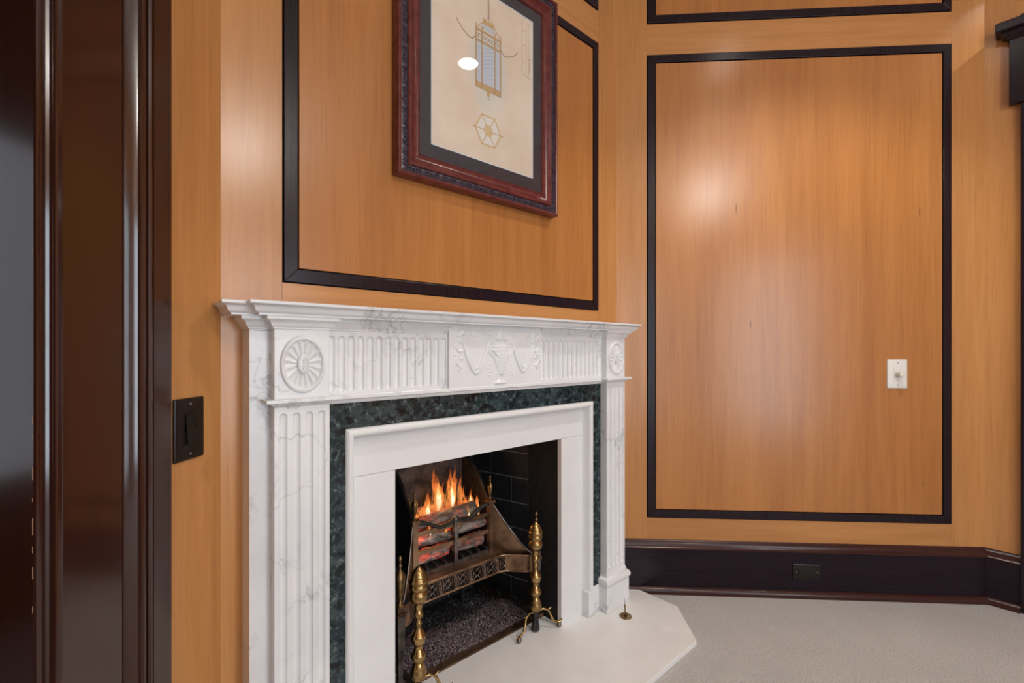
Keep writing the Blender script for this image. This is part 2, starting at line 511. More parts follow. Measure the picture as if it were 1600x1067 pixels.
# --- wall with the fireplace
locF, angF, LF = wall_root('wall', PT[0], PT[1], '')
LF2 = LF/2
wf = backing(LF, 0, CEIL, [(-.44, .44, 0, 1.06)]).build('wall_left_diagonal', M['gap'])
wf.location = locF; wf.rotation_euler = (0, 0, angF)
tag(wf, 'honey maple panelled wall rising behind the white marble fireplace', 'wall', kind='structure')
SX = .6765                                            # edge between stile and rail
for sgn in (-1, 1):
    a, b_ = sorted((sgn*SX, sgn*LF2))
    MB().prism([(a, 0), (b_, 0), (b_ + (.014*T22 if sgn > 0 else 0), -.014), (a - (.014*T22 if sgn < 0 else 0), -.014)], 0, CEIL).build('stile', M['wv'], wf)
MB().box(-SX+.0006, SX-.0006, -.014, 0, 1.09, 1.331).build('rail', M['wh'], wf)
MB().box(-SX+.0006, SX-.0006, -.014, 0, 2.563, 2.71).build('rail', M['wh'], wf)
MB().box(-SX+.0006, SX-.0006, -.014, 0, 2.97, CEIL).build('rail', M['wh'], wf)
panel_frame(wf, -SX, SX, 1.331, 2.563)
panel_frame(wf, -SX, SX, 2.71, 2.97)

# --- wall to the right of the fireplace (faces the camera)
locB, angB, LB = wall_root('wall', PT[1], PT[2], '')
LB2 = LB/2
wbk = backing(LB, 0, CEIL).build('wall_back', M['gap'])
wbk.location = locB; wbk.rotation_euler = (0, 0, angB)
tag(wbk, 'maple wall right of the fireplace with a tall dark-edged panel', 'wall', kind='structure')
BX = .692
for sgn in (-1, 1):
    a, b_ = sorted((sgn*BX, sgn*LB2))
    MB().prism([(a, 0), (b_, 0), (b_ + (.014*T22 if sgn > 0 else 0), -.014), (a - (.014*T22 if sgn < 0 else 0), -.014)], 0, CEIL).build('stile', M['wv'], wbk)
for z0, z1 in ((0, .348), (2.563, 2.71), (2.97, CEIL)):
    MB().box(-BX+.0006, BX-.0006, -.014, 0, z0, z1).build('rail', M['wh'], wbk)
panel_frame(wbk, -BX, BX, .348, 2.563)
panel_frame(wbk, -BX, BX, 2.71, 2.97)

# --- remaining sides of the octagon
def side_wall(name, a, b, label, hole=None):
    loc, ang, L = wall_root(name, a, b, label)
    o = backing(L, 0, CEIL, [hole] if hole else ()).build(name, M['gap'])
    o.location = loc; o.rotation_euler = (0, 0, ang)
    tag(o, label, 'wall', kind='structure')
    mb = lambda p, z0, z1: MB().prism(p, z0, z1).build('veneer_sheet', M['wv'], o)
    t = .014*T22
    if hole:
        h0, h1, hz0, hz1 = hole
        mb([(-L/2,0),(h0,0),(h0,-.014),(-L/2-t,-.014)], 0, CEIL)
        mb([(h1,0),(L/2,0),(L/2+t,-.014),(h1,-.014)], 0, CEIL)
        MB().box(h0, h1, -.014, 0, hz1, CEIL).build('veneer_sheet', M['wh'], o)
        if hz0 > 0: MB().box(h0, h1, -.014, 0, 0, hz0).build('veneer_sheet', M['wh'], o)
    else:
        mb([(-L/2,0),(L/2,0),(L/2+t,-.014),(-L/2-t,-.014)], 0, CEIL)
    return o, L
DZ = 2.42
wl, LL = side_wall('wall_left', PT[7], PT[0], 'narrow maple wall strip between dark door casing and fireplace wall', (-.43, .43, 0, DZ))
wr, LR = side_wall('wall_right_diagonal', PT[2], PT[3], 'maple wall strip beside the dark casing at the right edge', (-.55, .55, 0, 2.25))
side_wall('wall_right', PT[3], PT[4], 'maple wall of the room behind the camera on the right')
side_wall('wall_front_right_diagonal', PT[4], PT[5], 'maple wall behind the camera with a tall window', (-.5, .5, .18, 2.26))
side_wall('wall_front', PT[5], PT[6], 'maple wall behind the camera opposite the panelled wall', (-.5, .5, .18, 2.26))
side_wall('wall_front_left_diagonal', PT[6], PT[7], 'maple wall behind the camera beside the left doorway')

def window(name, a, b, label):
    loc, ang, L = wall_root(name, a, b, '')
    e = empty(name, loc, ang); tag(e, label, 'window', kind='structure')
    for x in (-.5, .455): MB().box(x, x+.045, -.07, .02, .18, 2.26).build('window_frame', M['mah'], e)
    for z in (.18, 2.215): MB().box(-.455, .455, -.07, .02, z, z+.045).build('window_frame', M['mah'], e)
    MB().box(-.012, .012, -.05, -.025, .225, 2.215).build('muntin', M['mah'], e)
    for z in (.72, 1.22, 1.72): MB().box(-.455, .455, -.049, -.026, z-.012, z+.012).build('muntin', M['mah'], e)
window('window_1', PT[4], PT[5], 'tall window behind the camera facing the fireplace')
window('added_window_2', PT[5], PT[6], 'added unseen window behind the camera that evens the light')

# --- floor and ceiling
fl = MB(False)
fl.add([(-2.6,-3.2,0),(4.4,-3.2,0),(4.4,3.2,0),(-2.6,3.2,0),(-2.6,-3.2,-.1),(4.4,-3.2,-.1),(4.4,3.2,-.1),(-2.6,3.2,-.1)],
       [(0,1,2,3),(7,6,5,4),(0,4,5,1),(1,5,6,2),(2,6,7,3),(3,7,4,0)])
tag(fl.build('floor', M['carpet']), 'pale grey beige cut pile carpet covering the floor', 'floor', kind='structure')
ce = MB(False)
ce.add([(-2.3,-2.3,CEIL),(3.6,-2.3,CEIL),(3.6,3.0,CEIL),(-2.3,3.0,CEIL),(-2.3,-2.3,CEIL+.1),(3.6,-2.3,CEIL+.1),(3.6,3.0,CEIL+.1),(-2.3,3.0,CEIL+.1)],
       [(0,1,2,3),(7,6,5,4),(0,4,5,1),(1,5,6,2),(2,6,7,3),(3,7,4,0)])
tag(ce.build('ceiling', M['ceil']), 'white plaster ceiling above the picture frame edge', 'ceiling', kind='structure')

# --- the passage beyond the left doorway, with a window
hw = MB(False)
def hbox(x0, x1, y0, y1, z0, z1):
    hw.add([(x0,y0,z0),(x1,y0,z0),(x1,y1,z0),(x0,y1,z0),(x0,y0,z1),(x1,y0,z1),(x1,y1,z1),(x0,y1,z1)],
           [(0,1,2,3),(7,6,5,4),(0,4,5,1),(1,5,6,2),(2,6,7,3),(3,7,4,0)])
HWX = -2.2
hbox(HWX-.08, HWX, -2.2, -1.0, 0, CEIL); hbox(HWX-.08, HWX, -.15, 2.2, 0, CEIL)
hbox(HWX-.08, HWX, -1.0, -.15, 0, .62); hbox(HWX-.08, HWX, -1.0, -.15, 2.05, CEIL)
hbox(HWX, -.9, -2.28, -2.2, 0, CEIL); hbox(HWX, -.9, 2.2, 2.28, 0, CEIL)
tag(hw.build('wall_passage', M['mah']), 'dark panelled passage wall with a window beyond the left doorway', 'wall', kind='structure')

# --- baseboards: profile in (n, z)
PB = [(.0,.0),(.020,.0),(.020,.205),(.0,.205)]
PC = [(.0,.205),(.022,.205),(.026,.208),(.0265,.214),(.022,.219),(.017,.222),(.015,.229),(.012,.236),(.005,.2415),(.003,.246),(.0,.246)]
PS = [(.020,.0),(.038,.0),(.038,.010),(.0365,.018),(.032,.025),(.026,.029),(.020,.030)]
def run(name, prof, mat, parent, x0, x1, m0, m1, smooth=None):
    mb = MB()
    mb.rings([[(x0 + n*m0, n, z) for n, z in prof], [(x1 - n*m1, n, z) for n, z in prof]])
    return mb.build(name, mat, parent, smooth)
def baseboard(name, a, b, x0, x1, m0, m1, label):
    loc, ang, L = wall_root(name, a, b, '')
    r = empty(name, loc, ang); tag(r, label, 'baseboard', kind='structure')
    run('board', PB, M['base'], r, x0, x1, m0, m1)
    run('cap_molding', PC, M['cap'], r, x0, x1, m0, m1, 35)
    run('shoe_molding', PS, M['cap'], r, x0, x1, m0, m1, 35)
    return r
baseboard('baseboard_back', PT[1], PT[2], -LB2, LB2, T22, T22, 'tall dark mahogany baseboard under the large maple panel')
baseboard('baseboard_right_diagonal', PT[2], PT[3], -LR/2, -.7135, T22, 0, 'short dark baseboard piece turning towards the right casing')
baseboard('baseboard_left', PT[7], PT[0], .680, LL/2, 0, T22, 'dark baseboard stub between left casing and corner')

# --- left doorway: casing profile, jamb
rt = empty('trim_1', wall_root('', PT[7], PT[0], '')[0], R(90))
tag(rt, 'dark mahogany door casing with beaded edges at the left edge', 'door casing', kind='structure')
yc = (PT[7][1]+PT[0][1])/2                            # local x = Y - yc
def loc_x(Y): return Y - yc
def casing_profile(part):
    if part == 'outer_fillet': return [(.8690,0),(.9138,0),(.9138,.029),(.9125,.030),(.8690,.030)]
    if part == 'outer_molding':
        return [(.8130,0),(.8690,0),(.8690,.022),(.8660,.022),(.8650,.029),(.8620,.0335),(.8580,.0340),(.8550,.031),(.8540,.027),
                (.8500,.0265),(.8485,.031),(.8455,.0345),(.8420,.0345),(.8395,.031),(.8385,.0275),(.8350,.0275),(.8215,.0165),(.8185,.0115),(.8130,.0115)]
    if part == 'flat_panel': return [(.7035,0),(.8130,0),(.8130,.017),(.7035,.017)]
    if part == 'inner_molding':
        return [(.6640,0),(.7035,0),(.7035,.010),(.6990,.010),(.6970,.016),(.6965,.025),(.6935,.0315),(.6890,.0345),(.6840,.0335),(.6810,.029),
                (.6795,.0235),(.6760,.021),(.6720,.022),(.6685,.026),(.6640,.028)]
    if part == 'inner_bead': return [(.6520,0),(.6640,0),(.6640,.026),(.6625,.031),(.6595,.034),(.6560,.034),(.6530,.0325),(.6520,.030),(.6520,.0290)]
parts = ['outer_fillet', 'outer_molding', 'flat_panel', 'inner_molding', 'inner_bead']
for pn in parts:
    pr = casing_profile(pn)
    MB().prism([(loc_x(y), n) for y, n in pr], 0, DZ).build(pn, M['mah'], rt, smooth=30)
    # mirrored leg at the other side of the doorway, and the head
    MB().prism([(-loc_x(y)+.02, n) for y, n in pr], 0, DZ).build(pn, M['mah'], rt, smooth=30)
    x0 = loc_x(.9138); mb = MB()
    mb.rings([[(-x0+.02, n, DZ + (y-.652)) for y, n in pr], [(x0, n, DZ + (y-.652)) for y, n in pr]])
    mb.build(pn, M['mahh'], rt, smooth=30)
MCH = plain('bare_wood_chip', (.42,.24,.14), .8)
for z, h in ((1.045,.012), (1.02,.006), (.965,.020), (.925,.006), (.885,.026), (.850,.010), (.815,.018), (1.30,.005), (.76,.010)):
    w = .0006 if h < .012 else .0009
    ch = MB(); ch.prism([(loc_x(.6517), .0275), (loc_x(.6521), .0275), (loc_x(.6521), .0275+w*1.5), (loc_x(.6517), .0275+w*1.5)], z-h/2, z+h/2)
    ch.build('worn_chip', MCH, rt)
MB().box(loc_x(.652), loc_x(.668), -.22, .0, 0, DZ).build('jamb_board', M['mah'], rt)
MB().box(-loc_x(.668)+.02, -loc_x(.652)+.02, -.22, .0, 0, DZ).build('jamb_board', M['mah'], rt)

# --- right casing with corniced head
rr = empty('trim_2', wall_root('', PT[2], PT[3], '')[0], R(-45))
tag(rr, 'dark casing with projecting cornice head at the right edge', 'door casing', kind='structure')
xL = -LR/2
cx0 = xL + .112
MB().box(cx0, cx0+.13, 0, .026, 0, 2.62).build('casing_board', M['trim'], rr, bevel=.0015)
MB().box(cx0-.0, cx0+.14, .026, .031, .02, .246).build('plinth_block', M['trim'], rr, bevel=.001)
MB().box(cx0+.05, cx0+.13, .026, .034, .25, 2.22).build('raised_panel', M['trim'], rr, bevel=.002)
MB().box(cx0-.034, -cx0+.034, 0, .036, 2.235, 2.52).build('head_block', M['trim'], rr, bevel=.0015)
cpath = [(cx0-.034, 0), (cx0-.034, .036), (-cx0+.034, .036), (-cx0+.034, 0)]
solid_molding([(p[0], p[1]) for p in cpath], [(0,2.515),(.004,2.517),(.006,2.526),(.014,2.532),(.022,2.538),(.026,2.547),(.038,2.550),(.042,2.556),(.042,2.585),(.036,2.592),(.0,2.592)]).build('cornice', M['trim'], rr, smooth=30)
MB().box(-cx0-.13, -cx0, 0, .026, 0, 2.62).build('casing_board', M['trim'], rr, bevel=.0015)
dr = empty('door_1', wall_root('', PT[2], PT[3], '')[0], R(-45))
tag(dr, 'dark mahogany door just beyond the right picture edge', 'door', kind='structure')
MB().box(-.55, .55, -.07, -.03, 0, 2.25).build('door_leaf', M['mah'], dr)
for z0, z1 in ((.25, 1.0), (1.12, 2.1)):
    for x0 in (-.42, .04): MB().box(x0, x0+.38, -.03, -.022, z0, z1).build('raised_panel', M['mah'], dr, bevel=.004)

# ================================================================== fireplace frame of reference
FM = Matrix.Translation(Vector(locF)) @ Matrix.Rotation(angF, 4, 'Z')
def fp(x, n, z=0.): return tuple(FM @ Vector((x, -n, z)))
def fthing(name, label, cat, x=0., n=0., z=0., rz=0., group=None):
    e = empty(name, fp(x, n, z), angF + rz); tag(e, label, cat, group); return e
HZ = .020                                             # top of hearth

# ------------------------------------------------------------------ mantel
mt = fthing('fireplace_mantel', 'carved white grey-veined marble fireplace mantel with fluted pilasters', 'mantel')
def flute_relief(x0, x1, z0, z1, centers, r, ztop, zbot, depth, n0, nb):
    xs = {round(x0,5), round(x1,5)}
    for c in centers:
        for k in range(-6, 7): xs.add(round(c + r*math.sin(k/6*math.pi/2), 5))
    xs = sorted(xs)
    zs = {round(z0,5), round(z1,5)}
    for k in range(0, 7):
        zs.add(round(ztop - r + r*math.sin(k/6*math.pi/2), 5)); zs.add(round(zbot + r - r*math.sin(k/6*math.pi/2), 5))
    zs = sorted(zs)
    h = []
    for z in zs:
        row = []
        for x in xs:
            d = 1e9
            for c in centers:
                zz = min(max(z, zbot + r), ztop - r)
                d = min(d, math.hypot(x-c, z-zz))
            row.append(-depth*math.sqrt(max(0, 1-(d/r)**2)) if d < r else 0.)
        h.append(row)
    return MB().relief(xs, zs, h, n0, nb)
PX0, PX1, PN = .591, .724, .111
for sg in (-1, 1):
    xa, xb = sorted((sg*PX0, sg*PX1)); xc = (xa+xb)/2
    cs = [xc + (k-1.5)*.0307 for k in range(4)]
    flute_relief(xa, xb, .185, 1.010, cs, .0092, .994, .205, .0065, PN, .06).build('fluted_pilaster', M['marble2'], mt, smooth=40)
    # stepped backing strip outside the pilaster
    ba, bb = sorted((sg*.724, sg*.770))
    MB().box(ba, bb, 0, .072, HZ, 1.1985).build('backing_pilaster', M['marble'], mt, bevel=.001)
    # base: plinth block and torus molding
    ea, eb = sorted((sg*.581, sg*.742))
    MB().box(ea, eb, .0, .122, HZ, .131).build('plinth', M['marble2'], mt, bevel=.0025)
    path = [(xa, .06), (xa, PN), (xb, PN), (xb, .06)]
    solid_molding(path, [(.0,.131),(.012,.133),(.0175,.140),(.019,.149),(.0165,.159),(.010,.166),(.005,.169),(.004,.174),(.002,.181),(.0,.186)]).build('base_molding', M['marble2'], mt, smooth=50)
    # frieze block with oval fan patera
    fb = MB().box(xa, xb, 0, PN, 1.028, 1.199).build('frieze_block', M['marble'], mt, bevel=.001)
    A, B = .0555, .0735; zc = 1.1145
    rings = []; nr, ns = 26, 128; vs = []; fs = []
    for j in range(nr+1):
        t = j/nr
        for i in range(ns):
            a = 2*math.pi*i/ns
            if t > .80:                               # raised rim
                u = (t-.80)/.20; h = .0075*math.sqrt(max(0, 1-(2*u-1)**2))*(1 if u < .5 else 1) + (.0 if u > .5 else .0006)
            elif t > .30:                             # fan of sixteen concave leaves
                k = (a/(2*math.pi)*16 + .5) % 1.0
                h = .0004 + .0046*abs(2*k-1)**1.4*(.45 + .55*(t-.3)/.5)
            else: h = .0010
            vs.append((xc + A*t*math.cos(a), PN - .0005 + h, zc + B*t*math.sin(a)))
    for j in range(nr):
        for i in range(ns):
            fs.append((j*ns+i, j*ns+(i+1)%ns, (j+1)*ns+(i+1)%ns, (j+1)*ns+i))
    pm = MB(); pm.add(vs, fs); pat = pm.build('oval_patera', M['statuary'], fb, smooth=60)
    bm_ = MB(); rg = []
    for t, h in ((1.,0.),(.97,.0035),(.85,.0062),(.62,.0070),(.60,.0052),(.45,.0052),(.2,.006),(.01,.0062)):
        rg.append([(xc + .0155*t*math.cos(2*math.pi*i/32), PN + h, zc + .0262*t*math.sin(2*math.pi*i/32)) for i in range(32)])
    bm_.rings(rg)
    for z in (-.010, -.0035, .0035, .010): bm_.ball((xc, PN+.0055, zc+z), .0028, 8)
    bm_.build('boss', M['statuary'], fb, smooth=50)
    # fluted frieze field
    fa, fe = sorted((sg*.2085, sg*.591)); cnt = 14; pitch = (fe-fa)/cnt
    cs = [fa + pitch*(k+.5) for k in range(cnt)]
    flute_relief(fa, fe, 1.028, 1.199, cs, .0098, 1.1885, 1.037, .0062, .0855, .0).build('fluted_frieze', M['marble2'], mt, smooth=40)

# frieze bed molding: one run each side of the tablet
for sg in (-1, 1):
    path = [(.770,0),(.770,.072),(.724,.072),(.724,.111),(.591,.111),(.591,.0855),(.2085,.0855),(.2085,0)]
    path = [(x, n) for x, n in path]
    if sg < 0: path = [(-x, n) for x, n in path]      # run left to right with outside on the left-hand side
    else: path = path[::-1]
    prof = [(0,1.199),(.0,1.2015),(.003,1.2025),(.0035,1.206),(.0065,1.2085),(.009,1.212),(.010,1.217),(.0135,1.2215),(.0185,1.224),(.0205,1.2255),(.0205,1.2335)]
    # the end against the tablet stays square
    mb = MB(); rg = []
    for d, z in prof:
        off = offset_path(path, d)
        k = len(off)-1 if sg < 0 else 0; kk = k-1 if sg < 0 else 1
        off[k] = (path[k][0], off[k][1]); off[kk] = (path[kk][0] + (sg*-1)*min(d,.006), off[kk][1])
        rg.append([(x, n, z) for x, n in off])
    mb.rings(rg); mb.build('bed_molding', M['marble'], mt, smooth=35)

# necking molding under the frieze (over pilasters and across the top of the dark slip)
for sg in (-1, 1):
    path = [(-.724*1,.0),(-.724,.111),(-.591,.111),(-.591,.0)] if sg < 0 else [(.591,.0),(.591,.111),(.724,.111),(.724,.0)]
    solid_molding(path, [(0,1.009),(.002,1.010),(.004,1.0135),(.009,1.016),(.0105,1.019),(.018,1.0205),(.022,1.0215),(.0225,1.0275),(.0215,1.0295),(.0,1.0300)]).build('necking_molding', M['marble'], mt, smooth=35)
MB().side([(.0,1.0055),(.0855,1.0055),(.0875,1.0095),(.090,1.012),(.0905,1.0145),(.0985,1.017),(.1005,1.018),(.1005,1.0265),(.099,1.0285),(.0,1.0285)], -.5905, .5905).build('frieze_fillet', M['marble'], mt, smooth=35)

# central tablet with urn, rosettes and swags in low relief
TX, TZ0, TZ1 = .2085, 1.0285, 1.2335
xs = np.linspace(-TX, TX, 190); zs = np.linspace(TZ0, TZ1, 96)
XX, ZZ = np.meshgrid(xs, zs)
H = np.zeros_like(XX)
def stroke(pts, r, amp):
    global H
    d = np.full_like(XX, 9.)
    for (a, b), (c, e) in zip(pts[:-1], pts[1:]):
        L2 = (c-a)**2 + (e-b)**2 + 1e-12
        t = np.clip(((XX-a)*(c-a) + (ZZ-b)*(e-b))/L2, 0, 1)
        d = np.minimum(d, np.hypot(XX-a-t*(c-a), ZZ-b-t*(e-b)))
    H = np.maximum(H, amp*np.sqrt(np.clip(1-(d/r)**2, 0, 1)))
def blob(cx, cz, a, b, amp):
    global H
    d = ((XX-cx)/a)**2 + ((ZZ-cz)/b)**2
    H = np.maximum(H, amp*np.sqrt(np.clip(1-d, 0, 1)))
def circle(cx, cz, r, k=20): return [(cx + r*math.cos(2*math.pi*i/k), cz + r*math.sin(2*math.pi*i/k)) for i in range(k+1)]
def smooth_curve(p, k=10):
    out = []
    for i in range(len(p)-1):
        p0 = p[max(i-1,0)]; p1 = p[i]; p2 = p[i+1]; p3 = p[min(i+2,len(p)-1)]
        for j in range(k):
            t = j/k
            out.append(tuple(.5*((2*p1[m]) + (-p0[m]+p2[m])*t + (2*p0[m]-5*p1[m]+4*p2[m]-p3[m])*t*t + (-p0[m]+3*p1[m]-3*p2[m]+p3[m])*t**3) for m in range(len(p1))))
    out.append(tuple(p[-1])); return out
ux = .006
# urn body from its half-width profile
prof = [(1.034,.031),(1.038,.031),(1.041,.024),(1.046,.013),(1.054,.008),(1.060,.0095),(1.064,.007),(1.069,.010),(1.085,.019),(1.105,.027),(1.122,.0335),
        (1.140,.0385),(1.150,.0405),(1.155,.042),(1.161,.043),(1.165,.036),(1.170,.027),(1.178,.020),(1.184,.0215),(1.187,.021),(1.190,.017),(1.200,.012),(1.210,.008),(1.216,.0045),(1.222,.0042),(1.226,.001)]
pz = np.array([p[0] for p in prof]); pw = np.array([p[1] for p in prof])
W = np.interp(ZZ, pz, pw, left=0, right=0)
t = np.where(W > 1e-6, (XX-ux)/np.maximum(W, 1e-6), 9.)
H = np.maximum(H, .0085*np.sqrt(np.clip(1-t**2, 0, 1))*np.clip(W/.03, .35, 1))
for zb in (1.150, 1.163, 1.1855, 1.067):
    w = float(np.interp(zb, pz, pw)); stroke([(ux-w, zb), (ux+w, zb)], .0022, .0098)
H = np.where((abs(ZZ-1.1285) < .0016) & (abs(XX-ux) < .034), H-.0018, H)
stroke(smooth_curve([(ux-.034,1.150),(ux-.018,1.130),(ux,1.126),(ux+.018,1.130),(ux+.034,1.150)]), .0035, .0100)
for sg in (-1, 1):
    cxr = ux + sg*.0555
    stroke(circle(cxr, 1.187, .0165), .0034, .0052); stroke(circle(cxr, 1.186, .0075), .0026, .0045)
    stroke(smooth_curve([(cxr+sg*.016,1.186),(cxr+sg*.012,1.166),(cxr-sg*.008,1.140),(cxr-sg*.020,1.128)]), .0030, .0042)
    # swag, two strands
    a = (ux + sg*.160, 1.178); m = (ux + sg*.108, 1.073); b_ = (ux + sg*.052, 1.180)
    stroke(smooth_curve([a, (ux+sg*.143,1.122), m, (ux+sg*.075,1.116), b_]), .0060, .0062)
    stroke(smooth_curve([(a[0]-sg*.006,a[1]), (ux+sg*.133,1.122), (m[0],m[1]+.014), (ux+sg*.081,1.122), b_]), .0034, .0056)
    # rosette
    rx = ux + sg*.163; rz = 1.194
    for k in range(5):
        an = 2*math.pi*k/5 + .3
        blob(rx + .0155*math.cos(an), rz + .0155*math.sin(an), .0112, .0112, .0056)
    stroke(circle(rx, rz, .0085), .0028, .0078); blob(rx, rz, .0045, .0045, .0085)
    for k in range(3): blob(ux + sg*(.135-.012*k), 1.203-.002*k, .0075-.001*k, .0055, .0042)
    # ribbon drop
    pts = [(ux + sg*(.180 + .007*math.sin(k*1.5)), 1.172 - k*.011) for k in range(9)]
    stroke(smooth_curve(pts, 4), .0036, .0042)
    for k in range(6): blob(ux + sg*(.178 + .010*(-1)**k), 1.160-k*.013, .0065, .0042, .0036)
    for k in range(4): blob(ux + sg*(.048 + .004*(k % 2)), 1.100-k*.012, .005, .0035, .003)
MB().relief([float(x) for x in xs], [float(z) for z in zs], H.tolist(), .0975, 0.).build('urn_tablet', M['statuary'], mt, smooth=70)

# shelf with ogee edge, breaking forward over the centre
path = [(-.813,0),(-.813,.099),(-.7635,.099),(-.7635,.136),(.7635,.136),(.7635,.099),(.813,.099),(.813,0)]
sp = [(0,1.2335),(0,1.2375),(.002,1.2385),(.004,1.2395),(.0075,1.2425),(.010,1.247),(.0115,1.252),(.0155,1.2560),(.0200,1.2575),(.0218,1.2585),(.0225,1.2600),(.0225,1.2645),(.0205,1.2660),(-.01,1.2662)]
solid_molding(path, sp).build('mantel_shelf', M['marble'], mt, smooth=32)

# ------------------------------------------------------------------ dark green marble slip
sl = fthing('marble_slip', 'dark green brecciated marble border between mantel and white surround', 'marble slip')
MB().box(-.590, .590, .0, .0795, .9335, 1.0056).build('slip_lintel', M['verde'], sl, bevel=.0006)
for sg in (-1, 1):
    a, b_ = sorted((sg*.536, sg*.590))
    MB().box(a, b_, .0, .0795, .137, .9333).build('slip_jamb', M['verde'], sl, bevel=.0006)
    a, b_ = sorted((sg*.538, sg*.5805))
    MB().box(a, b_, .0, .0805, HZ, .1368).build('slip_plinth', M['marble2'], sl, bevel=.001)

# ------------------------------------------------------------------ white stone surround
sr = fthing('fireplace_surround', 'plain white stone surround framing the dark fire opening', 'fireplace surround')
OX, OZ = .3715, .7875
MB().box(-.515, .515, .028, .050, OZ, .912).build('lintel_slab', M['lime'], sr, bevel=.0012)
for sg in (-1, 1):
    a, b_ = sorted((sg*OX, sg*.515))
    MB().box(a, b_, .028, .050, HZ, OZ-.0008).build('jamb_slab', M['lime'], sr, bevel=.0012)
nose = [(.0,.0),(.0,.026),(.0025,.0335),(.009,.0378),(.017,.038),(.0225,.0345),(.0255,.027),(.027,.016),(.033,.004),(.036,.0),]   # (inwards, outwards)
def slip_mold_jamb(sg, z0, z1):
    mb = MB(); ring0 = []; ring1 = []
    for u, h in nose:
        ring0.append((sg*(.5375-u), .050+h, z0)); ring1.append((sg*(.5375-u), .050+h, z1 - (u)))
    ring0.append((sg*(.5375-.036), .028, z0)); ring1.append((sg*(.5375-.036), .028, z1-.036))
    ring0.append((sg*.5375, .028, z0)); ring1.append((sg*.5375, .028, z1))
    mb.rings([ring0, ring1]); return mb
for sg in (-1, 1):
    slip_mold_jamb(sg, .128, .9330).build('edge_molding', M['lime'], sr, smooth=40)
    a, b_ = sorted((sg*.499, sg*.5375))
    MB().box(a, b_, .028, .0895, HZ, .1275).build('molding_plinth', M['marble2'], sr, bevel=.002)
mb = MB(); r0 = []; r1 = []
for u, h in nose + [(.036, -.022), (0., -.022)]:
    r0.append((-.5375+u, .050+h, .9330-u)); r1.append((.5375-u, .050+h, .9330-u))
mb.rings([r0, r1]); mb.build('edge_molding', M['lime'], sr, smooth=40)

# ------------------------------------------------------------------ hearth slab
hs = MB()
hs.prism([(-.79,.0),(-.373,.0),(-.373,-.05),(.373,-.05),(.373,.0),(.80,.0),(.862,.045),(.866,.287),(.697,.4615),(-.697,.4615),(-.866,.287),(-.862,.045)], 0, HZ)
hearth = hs.build('hearth_slab', M['hearth'], None, bevel=.0015)
hearth.location = locF; hearth.rotation_euler = (0, 0, angF)
tag(hearth, 'cream polished stone hearth slab with clipped corner on the carpet', 'hearth')

# ------------------------------------------------------------------ firebox
fx = fthing('firebox', 'black painted brick firebox behind the white surround', 'firebox'); fx['kind'] = 'structure'
MB().box(-.46, .46, -.56, -.051, -.0, .012).build('firebox_floor', M['liner'], fx)
for sg in (-1, 1):
    MB().prism([(sg*.376, .027), (sg*.376, -.152), (sg*.46, -.152), (sg*.46, .027)], 0, 1.05).build('side_liner', M['liner'], fx)
MB().prism([(-.46,.027),(.46,.027),(.34,-.50),(-.34,-.50)], .98, 1.05).build('throat_plate', M['liner'], fx)
MB().box(-.46, .46, .005, .0275, .80, .98).build('lintel_bar', M['liner'], fx)
def brick_wall(a, b, name):
    """courses of firebrick between plan points a and b (x, n)"""
    L = math.hypot(b[0]-a[0], b[1]-a[1]); dx, dn = (b[0]-a[0])/L, (b[1]-a[1])/L
    ang = math.atan2(-dn, dx)
    w = empty(name, (a[0], -a[1], .012), ang, fx)
    # into the wall is +y in this frame
    MB().box(-.004, L+.004, -.07, -.0018, 0, 1.03).build('mortar_bed', M['mortar'], w)
    ch, bl = .113, .228
    cache = {}
    for c in range(9):
        z = c*ch; x = -bl*.5 if c % 2 else 0.
        while x < L - .002:
            x0 = max(x, 0); x1 = min(x+bl, L)
            if x1-x0 > .02:
                key = round(x1-x0, 4)
                if key not in cache:
                    bmx = MB().box(.0016, key-.0016, -.05, .0, .0020, ch-.0020)
                    cache[key] = bmx.mesh('brick', M['brick'])
                o = bpy.data.objects.new('brick', cache[key]); COL.objects.link(o)
                o.parent = w; o.location = (x0, random.uniform(-.0006, .0006), z)
            x += bl
    return w
def brick_side(a, b, nm):
    return brick_wall(a, b, nm)
brick_side((-.376,-.1525), (-.296,-.46), 'brick_side_wall')
brick_side((.296,-.46), (.376,-.1525), 'brick_side_wall')
brick_side((-.296,-.46), (.296,-.46), 'brick_rear_wall')

# steel fender plate in front of the cinders
MB().prism([(-.345,-.052),(.345,-.052),(.335,-.095),(-.335,-.095)], .012, .0225).build('threshold_plate', M['copper'], fx, bevel=.001)
for sg in (-1, 1):
    MB().prism([(sg*.335,-.095),(sg*.345,-.052),(sg*.372,-.052),(sg*.33,-.40),(sg*.305,-.40)], .012, .034).build('side_curb', M['copper'], fx, bevel=.001)

